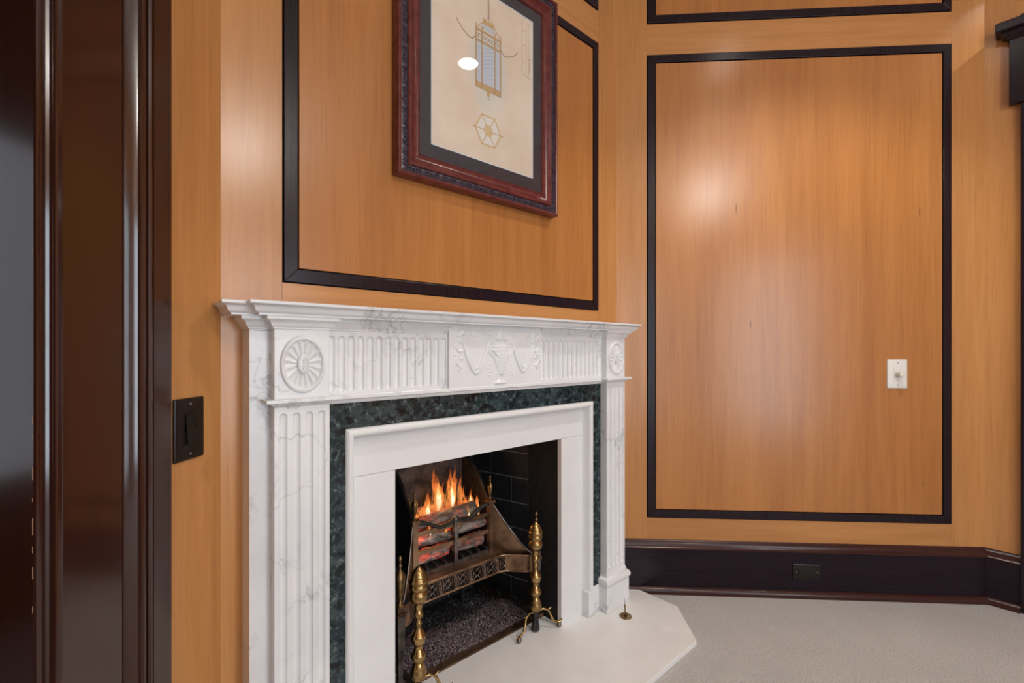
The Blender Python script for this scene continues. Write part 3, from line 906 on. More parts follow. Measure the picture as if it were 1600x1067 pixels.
# cinders: loose crumbs nobody could count
def crumbs(name, n, fn, mat, label, smin, smax, seed):
    rng = np.random.default_rng(seed); vs = []; fs = []
    octv = np.array([(1,0,0),(-1,0,0),(0,1,0),(0,-1,0),(0,0,1),(0,0,-1)], float)
    of = [(0,2,4),(2,1,4),(1,3,4),(3,0,4),(2,0,5),(1,2,5),(3,1,5),(0,3,5)]
    got = 0
    while got < n:
        x, nn = rng.uniform(-.325, .325), rng.uniform(-.42, -.086)
        if abs(x) > .33 - (-.10-nn)*.12: continue
        z = fn(x, nn, rng)
        if z is None: continue
        s = rng.uniform(smin, smax)
        p = octv*s*rng.uniform(.55, 1.15, (6, 1))
        A, _ = np.linalg.qr(rng.normal(size=(3, 3)))
        p = p @ A
        k = len(vs)
        vs += [(x+q[0], nn+q[1], max(z+q[2], .0125)) for q in p]
        fs += [tuple(i+k for i in f) for f in of]
        got += 1
    mb = MB(); mb.v = vs; mb.f = fs
    o = mb.build(name, mat); o.location = locF; o.rotation_euler = (0, 0, angF)
    tag(o, label, 'cinders', kind='stuff'); return o
def hump(x, n): return .020 + .020*math.exp(-((n+.20)/.09)**2) + .006*math.sin(x*19)*math.cos(n*23)
def f_front(x, n, rng):
    edge = -.245 + .03*math.sin(x*14) + rng.normal()*.022
    return hump(x, n) if n > edge else None
def f_back(x, n, rng):
    edge = -.215 + .03*math.sin(x*14) + rng.normal()*.022
    return hump(x, n) - .003 if n < edge else None
def cinder_mat(name, stops, rough):
    m, t, b = nt(name)
    f = noise(t, coords(t), 150., 2, .5); r = ramp(t, f, stops)
    t.links.new(r.outputs['Color'], b.inputs['Base Color']); b.inputs['Roughness'].default_value = rough
    return m
MC = cinder_mat('purple_cinder', [(.30,(.028,.020,.024)),(.47,(.085,.060,.070)),(.60,(.17,.125,.14)),(.74,(.36,.29,.31))], .5)
MCB = cinder_mat('black_cinder', [(.35,(.008,.008,.010)),(.55,(.030,.030,.036)),(.75,(.11,.11,.13))], .45)
crumbs('lava_granules', 5200, f_front, MC, 'loose purple grey cinder granules on the firebox floor', .0028, .0068, 3)
crumbs('coal_crumbs', 3000, f_back, MCB, 'black coal crumbs under the fire grate', .003, .0075, 5)
bed = MB()
gx = np.linspace(-.335, .335, 30); gn = np.linspace(-.43, -.092, 22)
vs = [(float(x), float(n), hump(float(x), float(n))-.004) for n in gn for x in gx]
fs = [(j*30+i, j*30+i+1, (j+1)*30+i+1, (j+1)*30+i) for j in range(21) for i in range(29)]
bed.add(vs, fs); bo = bed.build('cinder_bed', cinder_mat('cinder_bed_dust', [(.3,(.010,.008,.009)),(.6,(.035,.026,.030)),(.8,(.08,.06,.068))], .9), fx, smooth=60)
bo['kind'] = 'stuff'

# ------------------------------------------------------------------ fire grate
gr = fthing('fire_grate', 'antique serpentine fire grate basket with pierced fret and urn finials', 'fire grate', 0, -.2, .0)
def G(mb): # shift plan coordinates into the grate's own frame
    mb.v = [(a, b+.2, c) for a, b, c in mb.v]; return mb
LX, LN = .311, -.035
BXp, BN = .178, -.175
def urn(mb, x, n, z0, s=1.0):
    pr = [(.0105,0),(.0105,.004),(.006,.008),(.0045,.016),(.006,.022),(.010,.034),(.0125,.048),(.0145,.064),(.0155,.068),(.0155,.072),(.0125,.078),(.008,.084),(.0045,.092),(.003,.096),(.0055,.101),(.0055,.103),(.0028,.107),(.0026,.112),(.0052,.117),(.0055,.121),(.004,.125),(.0005,.128)]
    mb.lathe([(r*s, z0+z*s) for r, z in pr], (x, n), 20); return mb
for sg in (-1, 1):
    x = sg*LX; leg = MB(); rg = []
    for z, w in ((.012,.0050),(.03,.0058),(.15,.0095),(.285,.0135)):
        rg.append([(x-w, LN-w, z), (x+w, LN-w, z), (x+w, LN+w, z), (x-w, LN+w, z)])
    leg.rings(rg); lo = G(leg).build('front_leg', M['steel'], gr, bevel=.001)
    cp = MB(); cp.box(x-.0165, x+.0165, LN-.0165, LN+.0165, .285, .298); cp.box(x-.0135, x+.0135, LN-.0135, LN+.0135, .298, .318)
    G(cp).build('leg_cap', M['copper'], gr, bevel=.0015)
    G(urn(MB(), x, LN, .318, 1.27)).build('urn_finial', M['oldbrass'], gr, smooth=40)
    # basket post with smaller urn
    x = sg*BXp
    G(MB().box(x-.0105, x+.0105, BN-.0105, BN+.0105, .30, .512)).build('basket_post', M['copper'], gr, bevel=.001)
    G(MB().box(x-.0165, x+.0165, BN-.0165, BN+.0165, .512, .527)).build('post_cap', M['copper'], gr, bevel=.0015)
    G(urn(MB(), x, BN, .527, .78)).build('urn_finial', M['oldbrass'], gr, smooth=40)
    # rear legs of the basket
    G(MB().box(x-.009, x+.009, -.385, -.367, .012, .34)).build('rear_leg', M['iron'], gr)

# plan curve of the serpentine fret band
def band_curve():
    pts = [(-LX, LN-.004), (-.275,-.043), (-.243,-.072), (-.215,-.102), (-.185,-.117), (-.14,-.120), (0,-.120), (.14,-.120), (.185,-.117), (.215,-.102), (.243,-.072), (.275,-.043), (LX, LN-.004)]
    return smooth_curve(pts, 8)
BC = [Vector((a, b)) for a, b in band_curve()]
acc = [0.]
for i in range(1, len(BC)): acc.append(acc[-1] + (BC[i]-BC[i-1]).length)
TOT = acc[-1]
def on_band(u, z, off=0.):
    s = min(max(u, 0), TOT)
    for i in range(1, len(BC)):
        if s <= acc[i] + 1e-9:
            t = (s-acc[i-1])/max(acc[i]-acc[i-1], 1e-9); p = BC[i-1].lerp(BC[i], t)
            d = (BC[i]-BC[i-1]).normalized(); return (p.x - d.y*off, p.y + d.x*off, z)
    return (BC[-1].x, BC[-1].y, z)
FZ0, FZ1 = .243, .308
us = [TOT*i/90 for i in range(91)]
G(MB().tube([on_band(u, FZ1) for u in us], .0045, 8)).build('top_rail', M['copper'], gr, smooth=60)
G(MB().tube([on_band(u, FZ0) for u in us], .0045, 8)).build('bottom_rail', M['copper'], gr, smooth=60)
# plain end plates of the band
def strip(u0, u1, z0, z1, th=.003):
    mb = MB(); k = 14; rg = []
    for i in range(k+1):
        u = u0 + (u1-u0)*i/k
        a = on_band(u, z0, th/2); b_ = on_band(u, z0, -th/2)
        rg.append([a, b_, (b_[0], b_[1], z1), (a[0], a[1], z1)])
    return mb.rings(rg)
UC = TOT/2; span = .205
G(strip(0, UC-span, FZ0, FZ1)).build('end_plate', M['copper'], gr, smooth=50)
G(strip(UC+span, TOT, FZ0, FZ1)).build('end_plate', M['copper'], gr, smooth=50)
fm = MB(); zc = (FZ0+FZ1)/2; pitch = span*2/6
def ell(u0, a, b_, r, k=20):
    fm.tube([on_band(u0 + a*math.cos(2*math.pi*i/k), zc + b_*math.sin(2*math.pi*i/k)) for i in range(k+1)], r, 5)
for i in range(6):
    u0 = UC - span + pitch*(i+.5)
    ell(u0, .0165, .029, .0022); ell(u0, .0065, .020, .0030)
    fm.tube([on_band(u0, FZ0), on_band(u0, FZ1)], .0018, 5)
for i in range(7):
    u0 = UC - span + pitch*i
    ell(u0, .0105, .0115, .0021, 14)
    for sg in (-1, 1):
        fm.tube([on_band(u0 + sg*v, zc + w) for v, w in ((-.0160,.030),(-.011,.018),(0,.0125),(.011,.018),(.0160,.030))], .0019, 5)
        fm.tube([on_band(u0 + sg*v, zc - w) for v, w in ((-.0160,.030),(-.011,.018),(0,.0125),(.011,.018),(.0160,.030))], .0019, 5)
        fm.tube([on_band(u0 + sg*.0105, zc), on_band(u0 + sg*.0165, zc)], .0019, 5)
G(fm).build('pierced_fret', M['fretmetal'], gr, smooth=60)
# ledge from the band back to the basket
lg = MB(); top = [(p.x, p.y) for p in BC if abs(p.x) <= .235]
poly = top + [(.19,-.19), (-.19,-.19)]
lg.prism(poly, .300, .307); G(lg).build('ledge_plate', M['copper'], gr)
# swept wing plates from basket posts to the front legs
for sg in (-1, 1):
    rg = []; K = 18
    for i in range(K+1):
        t = i/K
        # plan: follow from post to leg cap along the back of the band
        p0 = Vector((sg*(BXp+.008), BN)); p1 = Vector((sg*.235, -.105)); p2 = Vector((sg*(LX-.012), LN-.008))
        p = (1-t)**2*p0 + 2*t*(1-t)*p1 + t*t*p2
        zt = .308 + (.512-.308)*((1-t)**1.35)*(1 + .22*t)
        rg.append([(p.x, p.y, .306), (p.x+sg*.003, p.y-.003, .306), (p.x+sg*.003, p.y-.003, zt), (p.x, p.y, zt)])
    G(MB().rings(rg)).build('wing_plate', M['copper'], gr, smooth=50)
    G(MB().tube([(r[3][0], r[3][1], r[3][2]) for r in rg], .0042, 8)).build('wing_rim', M['steel'], gr, smooth=60)
    # cheek running back and up to the fireback
    pts = smooth_curve([(BN, .515), (-.215, .562), (-.265, .625), (-.315, .663), (-.372, .678)], 6)
    poly = [(a, b_) for a, b_ in pts] + [(-.372, .31), (BN, .31)]
    x = sg*BXp
    G(MB().side(poly, x-.004, x+.004)).build('cheek_plate', M['iron'], gr, smooth=40)
    G(MB().tube([(x, a, b_) for a, b_ in pts], .0085, 8)).build('cheek_rim', M['iron'], gr, smooth=60)
# front bars
for z in (.398, .468):
    G(MB().box(-BXp, BXp, BN-.004, BN+.004, z-.0085, z+.0085)).build('front_bar', M['copper'], gr, bevel=.001)
G(MB().box(-BXp, BXp, BN-.006, BN+.006, .307, .322)).build('bottom_bar', M['steel'], gr, bevel=.001)
G(MB().box(-.0085, .0085, BN-.003, BN+.012, .307, .486)).build('centre_bar', M['steel'], gr, bevel=.0015)
G(MB().ball((0, BN+.006, .490), .010)).build('centre_knob', M['steel'], gr, smooth=60)
for sg in (-1, 1):
    G(MB().tube([(sg*a, BN, z) for a, z in smooth_curve([(BXp,.512),(.140,.508),(.105,.492),(.070,.474),(.035,.476),(.0,.486)], 6)], .0085, 8)).build('swag_rail', M['iron'], gr, smooth=60)
for k in range(9):
    x = -.16 + .04*k
    G(MB().box(x-.006, x+.006, -.365, BN, .322, .332)).build('basket_bar', M['iron'], gr)
# fireback
poly = [(-.178,.30),(.178,.30),(.178,.80),(.150,.835),(.09,.862),(0,.872),(-.09,.862),(-.150,.835),(-.178,.80)]
fbk = G(MB().plate(poly, -.392, -.374)).build('fireback', M['fireback'], gr, bevel=.003)
orn = MB()
for sg in (-1, 1):
    orn.tube([(sg*a, -.372, z) for a, z in smooth_curve([(.165,.70),(.150,.76),(.12,.745),(.135,.715),(.15,.735)], 6)], .006, 6)
    orn.tube([(sg*a, -.372, z) for a, z in smooth_curve([(.10,.78),(.06,.80),(.045,.765),(.075,.755)], 6)], .006, 6)
    orn.tube([(sg*.168, -.373, z) for z in (.34,.5,.66,.79)], .007, 6)
G(orn).build('fireback_ornament', M['fireback'], fbk, smooth=60)

# logs in the basket
def make_log(label, a, b, r0, r1, glow, seed):
    a = Vector(a); b = Vector(b); L = (b-a).length
    rng = random.Random(seed); mb = MB(); rr = []; K = 12; S = 14
    for i in range(K+1):
        t = i/K; r = r0 + (r1-r0)*t
        rr.append([((t-.5)*L + (.004*rng.uniform(-1,1) if i in (0,K) else 0), r*(1+.16*math.sin(3*th+seed)+.10*rng.uniform(-1,1))*math.cos(th), r*(1+.10*math.sin(2*th+seed*2)+.10*rng.uniform(-1,1))*math.sin(th)) for th in [2*math.pi*k/S for k in range(S)]])
    mb.rings(rr)
    o = mb.build('fire_log', log_mat('charred_log_%d' % seed, glow, seed), None, smooth=70)
    mid = (a+b)/2; d = (b-a).normalized()
    wdir = (FM.to_3x3() @ Vector((d.x, -d.y, d.z)))
    o.location = fp(mid.x, mid.y, mid.z)
    o.rotation_euler = wdir.to_track_quat('X', 'Z').to_euler()
    tag(o, label, 'log', 'logs burning in the fire grate'); return o
make_log('ash grey lower log behind the right grate bars', (.02,-.215,.362), (.165,-.225,.358), .024, .027, .25, 11)
make_log('glowing red lower log behind the left grate bars', (-.165,-.215,.362), (-.005,-.222,.362), .026, .024, 1.3, 12)
make_log('pale ash covered log right of the centre bar above the lower one', (.015,-.220,.424), (.168,-.215,.432), .024, .026, .5, 13)
make_log('red hot upper log left of the centre bar', (-.168,-.22,.432), (.0,-.216,.418), .026, .024, 1.6, 14)
make_log('dark split log lying across the top of the fire', (-.14,-.245,.478), (.13,-.225,.492), .023, .025, .55, 15)
make_log('charred log leaning at the back under the flames', (-.15,-.305,.500), (.15,-.30,.482), .027, .024, 1.0, 16)
make_log('buried rear log low against the fireback', (-.16,-.32,.38), (.16,-.32,.40), .036, .034, .8, 17)

# flames
fire = fthing('fire', 'orange and yellow flames rising from the logs in the grate', 'fire', 0, -.26, .48)
FO = flame_mat('flame_outer', [(0,(1.,.26,.06)),(.35,(1.,.33,.07)),(.7,(1.,.20,.04)),(1,(.7,.07,.02))], [(0,(.0,)*3),(.16,(.62,)*3),(.5,(.55,)*3),(1,(.0,)*3)], 1.3)
FI = flame_mat('flame_core', [(0,(1.,.60,.25)),(.3,(1.,.92,.66)),(.6,(1.,.74,.30)),(1,(1.,.36,.06))], [(0,(.0,)*3),(.2,(.95,)*3),(.6,(.8,)*3),(1,(.0,)*3)], 1.9)
def flame(x, n, z0, h, w, mat, seed, lean=0.):
    rng = random.Random(seed); mb = MB(); rr = []; K = 16; S = 10
    ph = rng.uniform(0, 6); am = rng.uniform(.25, .5)*w
    for i in range(K+1):
        t = i/K
        r = w*(math.sin(math.pi*min(1, t*1.0+.10))**1.0)*(1-t)**.55*1.25 + .0003
        cx_ = x + lean*h*t*t + am*math.sin(ph + t*5.5)*t*1.6
        rr.append([(cx_ + r*math.cos(2*math.pi*k/S), n+.26 + .45*r*math.sin(2*math.pi*k/S), z0 - .48 + h*t) for k in range(S)])
    mb.rings(rr); return mb.build('flame', mat, fire, smooth=80)
k = 0
for (x, n, z0, h, w, core) in [
    (-.022,-.262,.492,.205,.024,1), (-.034,-.272,.492,.165,.017,0), (-.010,-.270,.494,.185,.015,0), (.044,-.260,.494,.195,.019,1), (.058,-.268,.494,.205,.013,0),
    (.034,-.270,.494,.150,.016,0), (.090,-.270,.494,.150,.012,0), (.100,-.262,.490,.105,.012,0), (-.075,-.256,.490,.090,.018,1), (-.092,-.260,.490,.070,.016,0),
    (-.060,-.270,.492,.115,.014,0), (-.128,-.250,.486,.060,.016,0), (.120,-.238,.486,.095,.009,1), (.134,-.244,.488,.070,.010,0), (.155,-.240,.484,.060,.009,0),
    (.010,-.288,.496,.120,.026,0), (.072,-.292,.498,.130,.020,0), (.088,-.204,.446,.090,.006,1), (-.025,-.198,.420,.060,.006,0),
    (-.100,-.200,.425,.080,.006,1), (-.112,-.202,.425,.055,.005,0), (.032,-.198,.436,.050,.005,0), (.142,-.210,.452,.095,.005,1), (-.150,-.256,.478,.070,.012,0),
    (.106,-.252,.486,.055,.018,0), (-.02,-.238,.482,.045,.042,0), (.05,-.238,.484,.040,.036,0)]:
    k += 1
    flame(x, n, z0, h, w, FO, k, random.uniform(-.12, .14))
    if core: flame(x+.001, n+.004, z0+.006, h*.66, w*.50, FI, k, random.uniform(-.05, .08))
pl = bpy.data.lights.new('fire_glow', 'POINT'); pl.energy = .8; pl.color = (1., .45, .14); pl.shadow_soft_size = .05
plo = bpy.data.objects.new('fire_glow', pl); COL.objects.link(plo); plo.location = fp(0, -.25, .57)

# ------------------------------------------------------------------ andirons
def andiron(x, n, rz, label):
    e = fthing('andiron', label, 'andiron', x, n, HZ, rz, 'brass andirons')
    zt, zb = .443, .082
    k = (zt-zb)/910.; ks = .000362
    pf = [(1050,30),(1044,52),(1030,66),(1010,73),(985,73),(962,62),(950,60),(935,56),(918,51),(905,44),(893,50),(880,60),(862,68),(848,68),(830,60),(812,47),(795,38),(772,35),
          (762,45),(750,56),(732,64),(716,65),(704,70),(690,68),(674,58),(655,42),(638,32),(622,24),(612,27),(604,32),(594,34),(582,31),(570,25),(560,24),(548,34),(536,41),(520,43),(506,40),(494,31),(484,29),
          (474,36),(462,37),(444,37),(434,42),(424,56),(408,72),(392,80),(368,83),(350,80),(338,70),(330,66),(320,76),(306,83),(292,83),(282,76),(275,74),(268,82),(256,87),(246,84),(236,76),(222,71),(214,72),(200,63),(186,60),(172,46),(160,33),(150,22),(143,11),(139,2)]
    MB().lathe([(w*ks, zb + (1050-y)*k) for y, w in pf], (0, 0), 36).build('turned_column', M['brass'], e, smooth=50)
    hexp = lambda r, z: [(r*math.cos(math.pi/6+i*math.pi/3), r*math.sin(math.pi/6+i*math.pi/3), z) for i in range(6)]
    MB().rings([hexp(.013,.082), hexp(.010,.062), hexp(.0095,.045)]).build('iron_post', M['iron'], e)
    MB().rings([hexp(.0095,.045), hexp(.0130,.041), hexp(.0165,.018), hexp(.0175,.014), hexp(.0175,.006)]).build('post_foot', M['iron'], e)
    MB().box(-.008, .008, -.30, -.008, .050, .064).build('billet_bar', M['iron'], e)
    MB().box(-.008, .008, -.30, -.284, .0, .050).build('rear_foot', M['iron'], e)
    for sg in (-1, 1):
        pts = smooth_curve([(sg*.012,.002,.078),(sg*.035,.008,.083),(sg*.055,.014,.072),(sg*.064,.020,.052),(sg*.072,.024,.034),(sg*.090,.028,.0225),(sg*.104,.032,.0235),(sg*.112,.034,.034)], 6)
        nn = len(pts); rad = [.0052 - .0014*abs(2*i/(nn-1)-1) if i < nn*.8 else .0052 - .0040*((i/(nn-1)-.8)/.2) for i in range(nn)]
        MB().tube(pts, rad, 10).build('scroll_leg', M['brass'], e, smooth=60)
        MB().tube([(sg*.050,.012,.074),(sg*.060,.014,.078),(sg*.069,.016,.084)], [.0045,.003,.001], 8).build('leg_spur', M['brass'], e, smooth=60)
        fb_ = MB().ball((sg*.098, .030, .0100), .0098, 16)
        fb_.lathe([(.004,.018),(.0055,.0205),(.004,.0235)], (sg*.098, .030), 12)
        fb_.build('ball_foot', M['steel'], e, smooth=60)
    return e
andiron(.270, .001, R(-9), 'turned brass andiron on the right side of the fire opening')
andiron(-.283, .034, R(4), 'turned brass andiron on the left side cut by the bottom edge')

# ------------------------------------------------------------------ gas valve key in the hearth
gk = fthing('gas_key_plate', 'round brass gas valve plate with upright key in the hearth', 'gas key', .628, .182, HZ)
mb = MB(); seg = 32
for (r0, r1, z0, z1) in ((.0262,.0075,.0,.0032),):
    ri = [[(r*math.cos(2*math.pi*i/seg), r*math.sin(2*math.pi*i/seg), z) for i in range(seg)] for r, z in ((.0262,.0),(.0262,.0018),(.0245,.0032),(.0225,.0026),(.009,.0034),(.0078,.0030),(.0078,.0))]
    mb.rings(ri, cap=False)
mb.build('escutcheon', M['oldbrass'], gk, smooth=40)
MB().box(-.0072, .0072, -.0072, .0072, .0002, .0012).build('key_hole', M['black_plastic'], gk)
MB().tube([(-.001,0,.001),(-.004,0,.030),(-.0055,0,.052)], .0034, 10).build('key_shank', M['oldbrass'], gk, smooth=60)
MB().tube([(-.0055,0,.052),(-.0066,0,.066),(-.0076,0,.078)], [.0018,.0016,.0012], 8).build('key_tip', M['screw'], gk, smooth=60)

# ------------------------------------------------------------------ framed lantern drawing
pf_ = fthing('framed_drawing', 'red-brown framed lantern drawing hanging above the mantel', 'picture', 0, 0, 2.13)
ZB, ZT, WX = 1.695, 2.567, .358
def P(mb): mb.v = [(a, b, c-2.13) for a, b, c in mb.v]; return mb
def frame_ring(u0, prof_, name, mat, smooth=35):
    """mitred frame members; prof_ = [(inset from outer edge, n)] closed section"""
    for side in range(4):
        mb = MB(); r0 = []; r1 = []
        for u, n in prof_:
            x0, x1, z0, z1 = -WX+u, WX-u, ZB+u, ZT-u
            c = [(x0,z0),(x1,z0),(x1,z1),(x0,z1)]
            a, b_ = c[side], c[(side+1) % 4]
            r0.append((a[0], n, a[1])); r1.append((b_[0], n, b_[1]))
        mb.rings([r0, r1]); P(mb).build(name, mat, pf_, smooth=smooth)
frame_ring(0, [(.004,.002),(.0,.006),(.0,.038),(.002,.0425),(.006,.044),(.010,.0425),(.012,.040),(.012,.002)], 'outer_rim', M['redframe'])
frame_ring(0, [(.012,.002),(.012,.037),(.018,.0385),(.030,.0385),(.036,.036),(.036,.002)], 'carved_band', M['band'])
frame_ring(0, [(.036,.002),(.036,.0405),(.040,.0435),(.045,.0435),(.049,.040),(.056,.034),(.064,.031),(.072,.0315),(.074,.033),(.0765,.033),(.0765,.002)], 'scooped_molding', M['redframe'])
frame_ring(0, [(.0765,.002),(.0765,.0315),(.0785,.033),(.081,.0315),(.0825,.0285),(.0825,.002)], 'sight_edge', M['redframe'])
# carved leaf bosses along the band, beads along the sight edge
bs = MB(); bd = MB()
def along(u, step, fn):
    x0, x1, z0, z1 = -WX+u, WX-u, ZB+u, ZT-u
    k = int((x1-x0)/step)
    for i in range(k):
        for z in (z0, z1): fn(x0 + (i+.5)*(x1-x0)/k, z, 0)
    k = int((z1-z0)/step)
    for i in range(k):
        for x in (x0, x1): fn(x, z0 + (i+.5)*(z1-z0)/k, 1)
def boss(x, z, v):
    bs.ball((x, .0395, z), .0050, 8)
    for s in (-1, 1):
        for q_ in (.010, .017, .024):
            c = (x, .0385, z + s*q_) if v else (x + s*q_, .0385, z)
            bs.ball((c[0] + (.004 if v else 0), c[1], c[2] + (0 if v else .004)), .0040, 6)
            bs.ball((c[0] - (.004 if v else 0), c[1], c[2] - (0 if v else .004)), .0034, 6)
along(.024, .062, boss)
P(bs).build('carved_leaves', M['band'], pf_, smooth=60)
along(.0795, .0062, lambda x, z, v: bd.ball((x, .0328, z), .0024, 6))
P(bd).build('bead_row', M['redframe'], pf_, smooth=60)
def rect(x0, x1, z0, z1, n0, n1): return P(MB().box(x0, x1, n0, n1, z0, z1))
u = .0825; X1 = WX-u; Z0, Z1 = ZB+u, ZT-u
PXh, PZ0, PZ1 = .2285, 1.8265, 2.4360
rect(-X1, X1, Z0, Z1, .004, .0225).build('backing_board', M['mat'], pf_)
for (a, b_, c, d) in ((-X1, -PXh-.003, Z0, Z1), (PXh+.003, X1, Z0, Z1), (-PXh-.003, PXh+.003, Z0, PZ0-.003), (-PXh-.003, PXh+.003, PZ1+.003, Z1)):
    rect(a, b_, c, d, .0225, .0265).build('mat_board', M['mat'], pf_)
for quad in ([(-PXh-.003,PZ0-.003),(PXh+.003,PZ0-.003),(PXh,PZ0),(-PXh,PZ0)], [(-PXh-.003,PZ1+.003),(-PXh,PZ1),(PXh,PZ1),(PXh+.003,PZ1+.003)],
             [(-PXh-.003,PZ0-.003),(-PXh,PZ0),(-PXh,PZ1),(-PXh-.003,PZ1+.003)], [(PXh+.003,PZ0-.003),(PXh+.003,PZ1+.003),(PXh,PZ1),(PXh,PZ0)]):
    P(MB().plate(quad, .0225, .0267)).build('mat_bevel', M['bevel'], pf_)
pp = MB().box(-PXh, PXh, .0225, .0240, PZ0, PZ1); pap = pp.build('paper_sheet', M['paper'], pf_); pap.location = (0, 0, -2.13)
PN_ = .0240
class Ink(MB):
    lift = 0.
    def line(s, pts, w):
        for (a, b), (c, d) in zip(pts[:-1], pts[1:]):
            L = math.hypot(c-a, d-b) + 1e-9; ox, oz = -(d-b)/L*w/2, (c-a)/L*w/2; ex, ez = (c-a)/L*w*.3, (d-b)/L*w*.3
            s.plate([(a+ox-ex,b+oz-ez),(a-ox-ex,b-oz-ez),(c-ox+ex,d-oz+ez),(c+ox+ex,d+oz+ez)], PN_, PN_+.00035+s.lift); s.lift = (s.lift + .000013) % .0003
        return s
    def fill(s, poly): s.plate(poly, PN_, PN_+.00025+s.lift); s.lift = (s.lift + .000013) % .0003; return s
    def done(s, name, mat): return P(s).build(name, mat, pap_root)
pap_root = pf_
LC = .0105
# lantern: panes, frame, crown, chain, arms
k = Ink()
for a, b_ in ((-.044,-.021), (-.017,.038), (.042,.065)): k.fill([(a,2.106),(b_,2.106),(b_,2.248),(a,2.248)])
k.fill([(-.012,2.320),(.033,2.320),(.052,2.300),(-.031,2.300)])
k.done('lantern_panes', M['pane'])
k = Ink(); k.lift = .0002
for i in range(9):
    z = 2.118 + i*.014; k.line([(-.014, z), (.034, z+.020 if z+.020 < 2.247 else 2.247)], .0012)
for i in range(6):
    z = 2.116 + i*.021; k.line([(-.043, z), (-.023, z+.010)], .001); k.line([(.044, z), (.063, z+.010)], .001)
k.done('pane_hatching', M['hatch'])
k = Ink(); k.lift = .0001
for x, z0, z1 in ((-.046,2.084,2.292), (-.019,2.087,2.296), (.040,2.089,2.300), (.067,2.087,2.296)): k.line([(x, z0), (x, z1)], .0046)
k.fill([(-.049,2.084),(.070,2.084),(.070,2.1045),(-.049,2.1045)])
k.fill([(-.049,2.248),(.070,2.248),(.070,2.2555),(-.049,2.2555)]); k.fill([(-.050,2.2855),(.071,2.2855),(.071,2.2935),(-.050,2.2935)])
for x in (-.046,-.019,.040,.067): k.line([(x,2.292),(x,2.304)], .0055); k.fill([(x-.003,2.304),(x+.003,2.304),(x,2.312)])
k.line([(-.014,2.326),(-.046,2.293)], .0038); k.line([(.035,2.328),(.068,2.296)], .0038); k.line([(.0,2.322),(-.019,2.296)], .0022); k.line([(.022,2.322),(.040,2.298)], .0022)
k.fill([(-.017,2.320),(.038,2.320),(.036,2.334),(-.015,2.334)])
for x in (-.013, -.001, .011, .023, .034): k.fill([(x-.005,2.333),(x+.005,2.333),(x,2.345)])
k.fill([(.004,2.066),(.015,2.066),(.018,2.084),(.001,2.084)])
k.done('lantern_frame', M['wash'])
k = Ink(); k.lift = .00025
def circ(cx, cz, r, n=12, w=.0013): k.line([(cx+r*math.cos(2*math.pi*i/n), cz+r*math.sin(2*math.pi*i/n)) for i in range(n+1)], w)
for cx in (-.040,-.030,-.008,.006,.020,.032,.048,.060): circ(cx, 2.2705, .0062, 10)
for z in (2.084,2.1045,2.248,2.2555,2.2855,2.2935): k.line([(-.049,z),(.070,z)], .0010)
for x in (-.0483,-.0437,-.0213,-.0167,.0377,.0423,.0647,.0693): k.line([(x,2.086),(x,2.290)], .0008)
k.line(smooth_curve([(-.129,2.287),(-.112,2.266),(-.083,2.249),(-.066,2.246),(-.056,2.252),(-.049,2.262)], 6), .0026)
k.line(smooth_curve([(.152,2.287),(.134,2.266),(.104,2.249),(.087,2.246),(.077,2.252),(.070,2.262)], 6), .0026)
i = 0
z = 2.346
while z < 2.432: circ(.010 + (.0012 if i % 2 else -.0006), z, .0034 if i % 2 else .0024, 8, .0012); z += .0058; i += 1
k.line([(.009,2.068),(.009,2.060),(.012,2.056)], .0016)
k.done('ink_lines', M['ink'])
# plan view hexagon
hx = [(-.020,1.994),(.039,1.994),(.069,1.941),(.039,1.889),(-.020,1.889),(-.050,1.941)]; hc = (.0095, 1.9415)
k = Ink()
for i in range(6):
    a, b_ = hx[i], hx[(i+1) % 6]
    k.fill([(hc[0]+(p[0]-hc[0])*s, hc[1]+(p[1]-hc[1])*s) for p, s in ((a,.90),(b_,.90),(b_,.34),(a,.34))])
k.done('plan_voids', M['paperwhite'])
k = Ink(); k.lift = .0001; k.line(hx + hx[:1], .0062); k.fill([(hc[0]+.021*math.cos(i*math.pi/8), hc[1]+.021*math.sin(i*math.pi/8)) for i in range(16)])
k.done('plan_outline', M['palewash'])
k = Ink(); k.lift = .0002
for p in hx: k.line([(hc[0]+(p[0]-hc[0])*.3, hc[1]+(p[1]-hc[1])*.3), p], .0034)
k.line([(-.050,1.941),(-.060,1.941)], .004); k.line([(.069,1.941),(.079,1.941)], .004); k.line([(.0095,1.889),(.0095,1.880)], .004)
k.done('plan_spokes', M['wash'])
# title block at the right margin: ruled box with marks too small to read
k = Ink()
k.line([(.176,2.422),(.176,2.214),(.221,2.210)], .0012); k.line([(.198,2.422),(.198,2.212)], .0008); k.line([(.210,2.422),(.210,2.211)], .0008)
for z in (2.385, 2.330, 2.262): k.line([(.176,z),(.198,z)], .0008)
k.done('title_rules', M['pencil'])
k = Ink()
for i in range(9):
    z = 2.232 + i*.0065
    k.line([(.2135,z),(.2175,z+.0012*((i*7) % 3))], .0022); 
    if i % 3: k.line([(.2150,z),(.2152,z+.004)], .0014)
k.done('title_marks', M['ink'])
gp = rect(-X1, X1, Z0, Z1, .0275, .0290).build('glass_pane', M['glass'], pf_)
gp.data.materials.append(M['clear'])                  # only the room-side face carries the reflection
for p_ in gp.data.polygons: p_.material_index = 0 if p_.normal.y < -.9 else 1

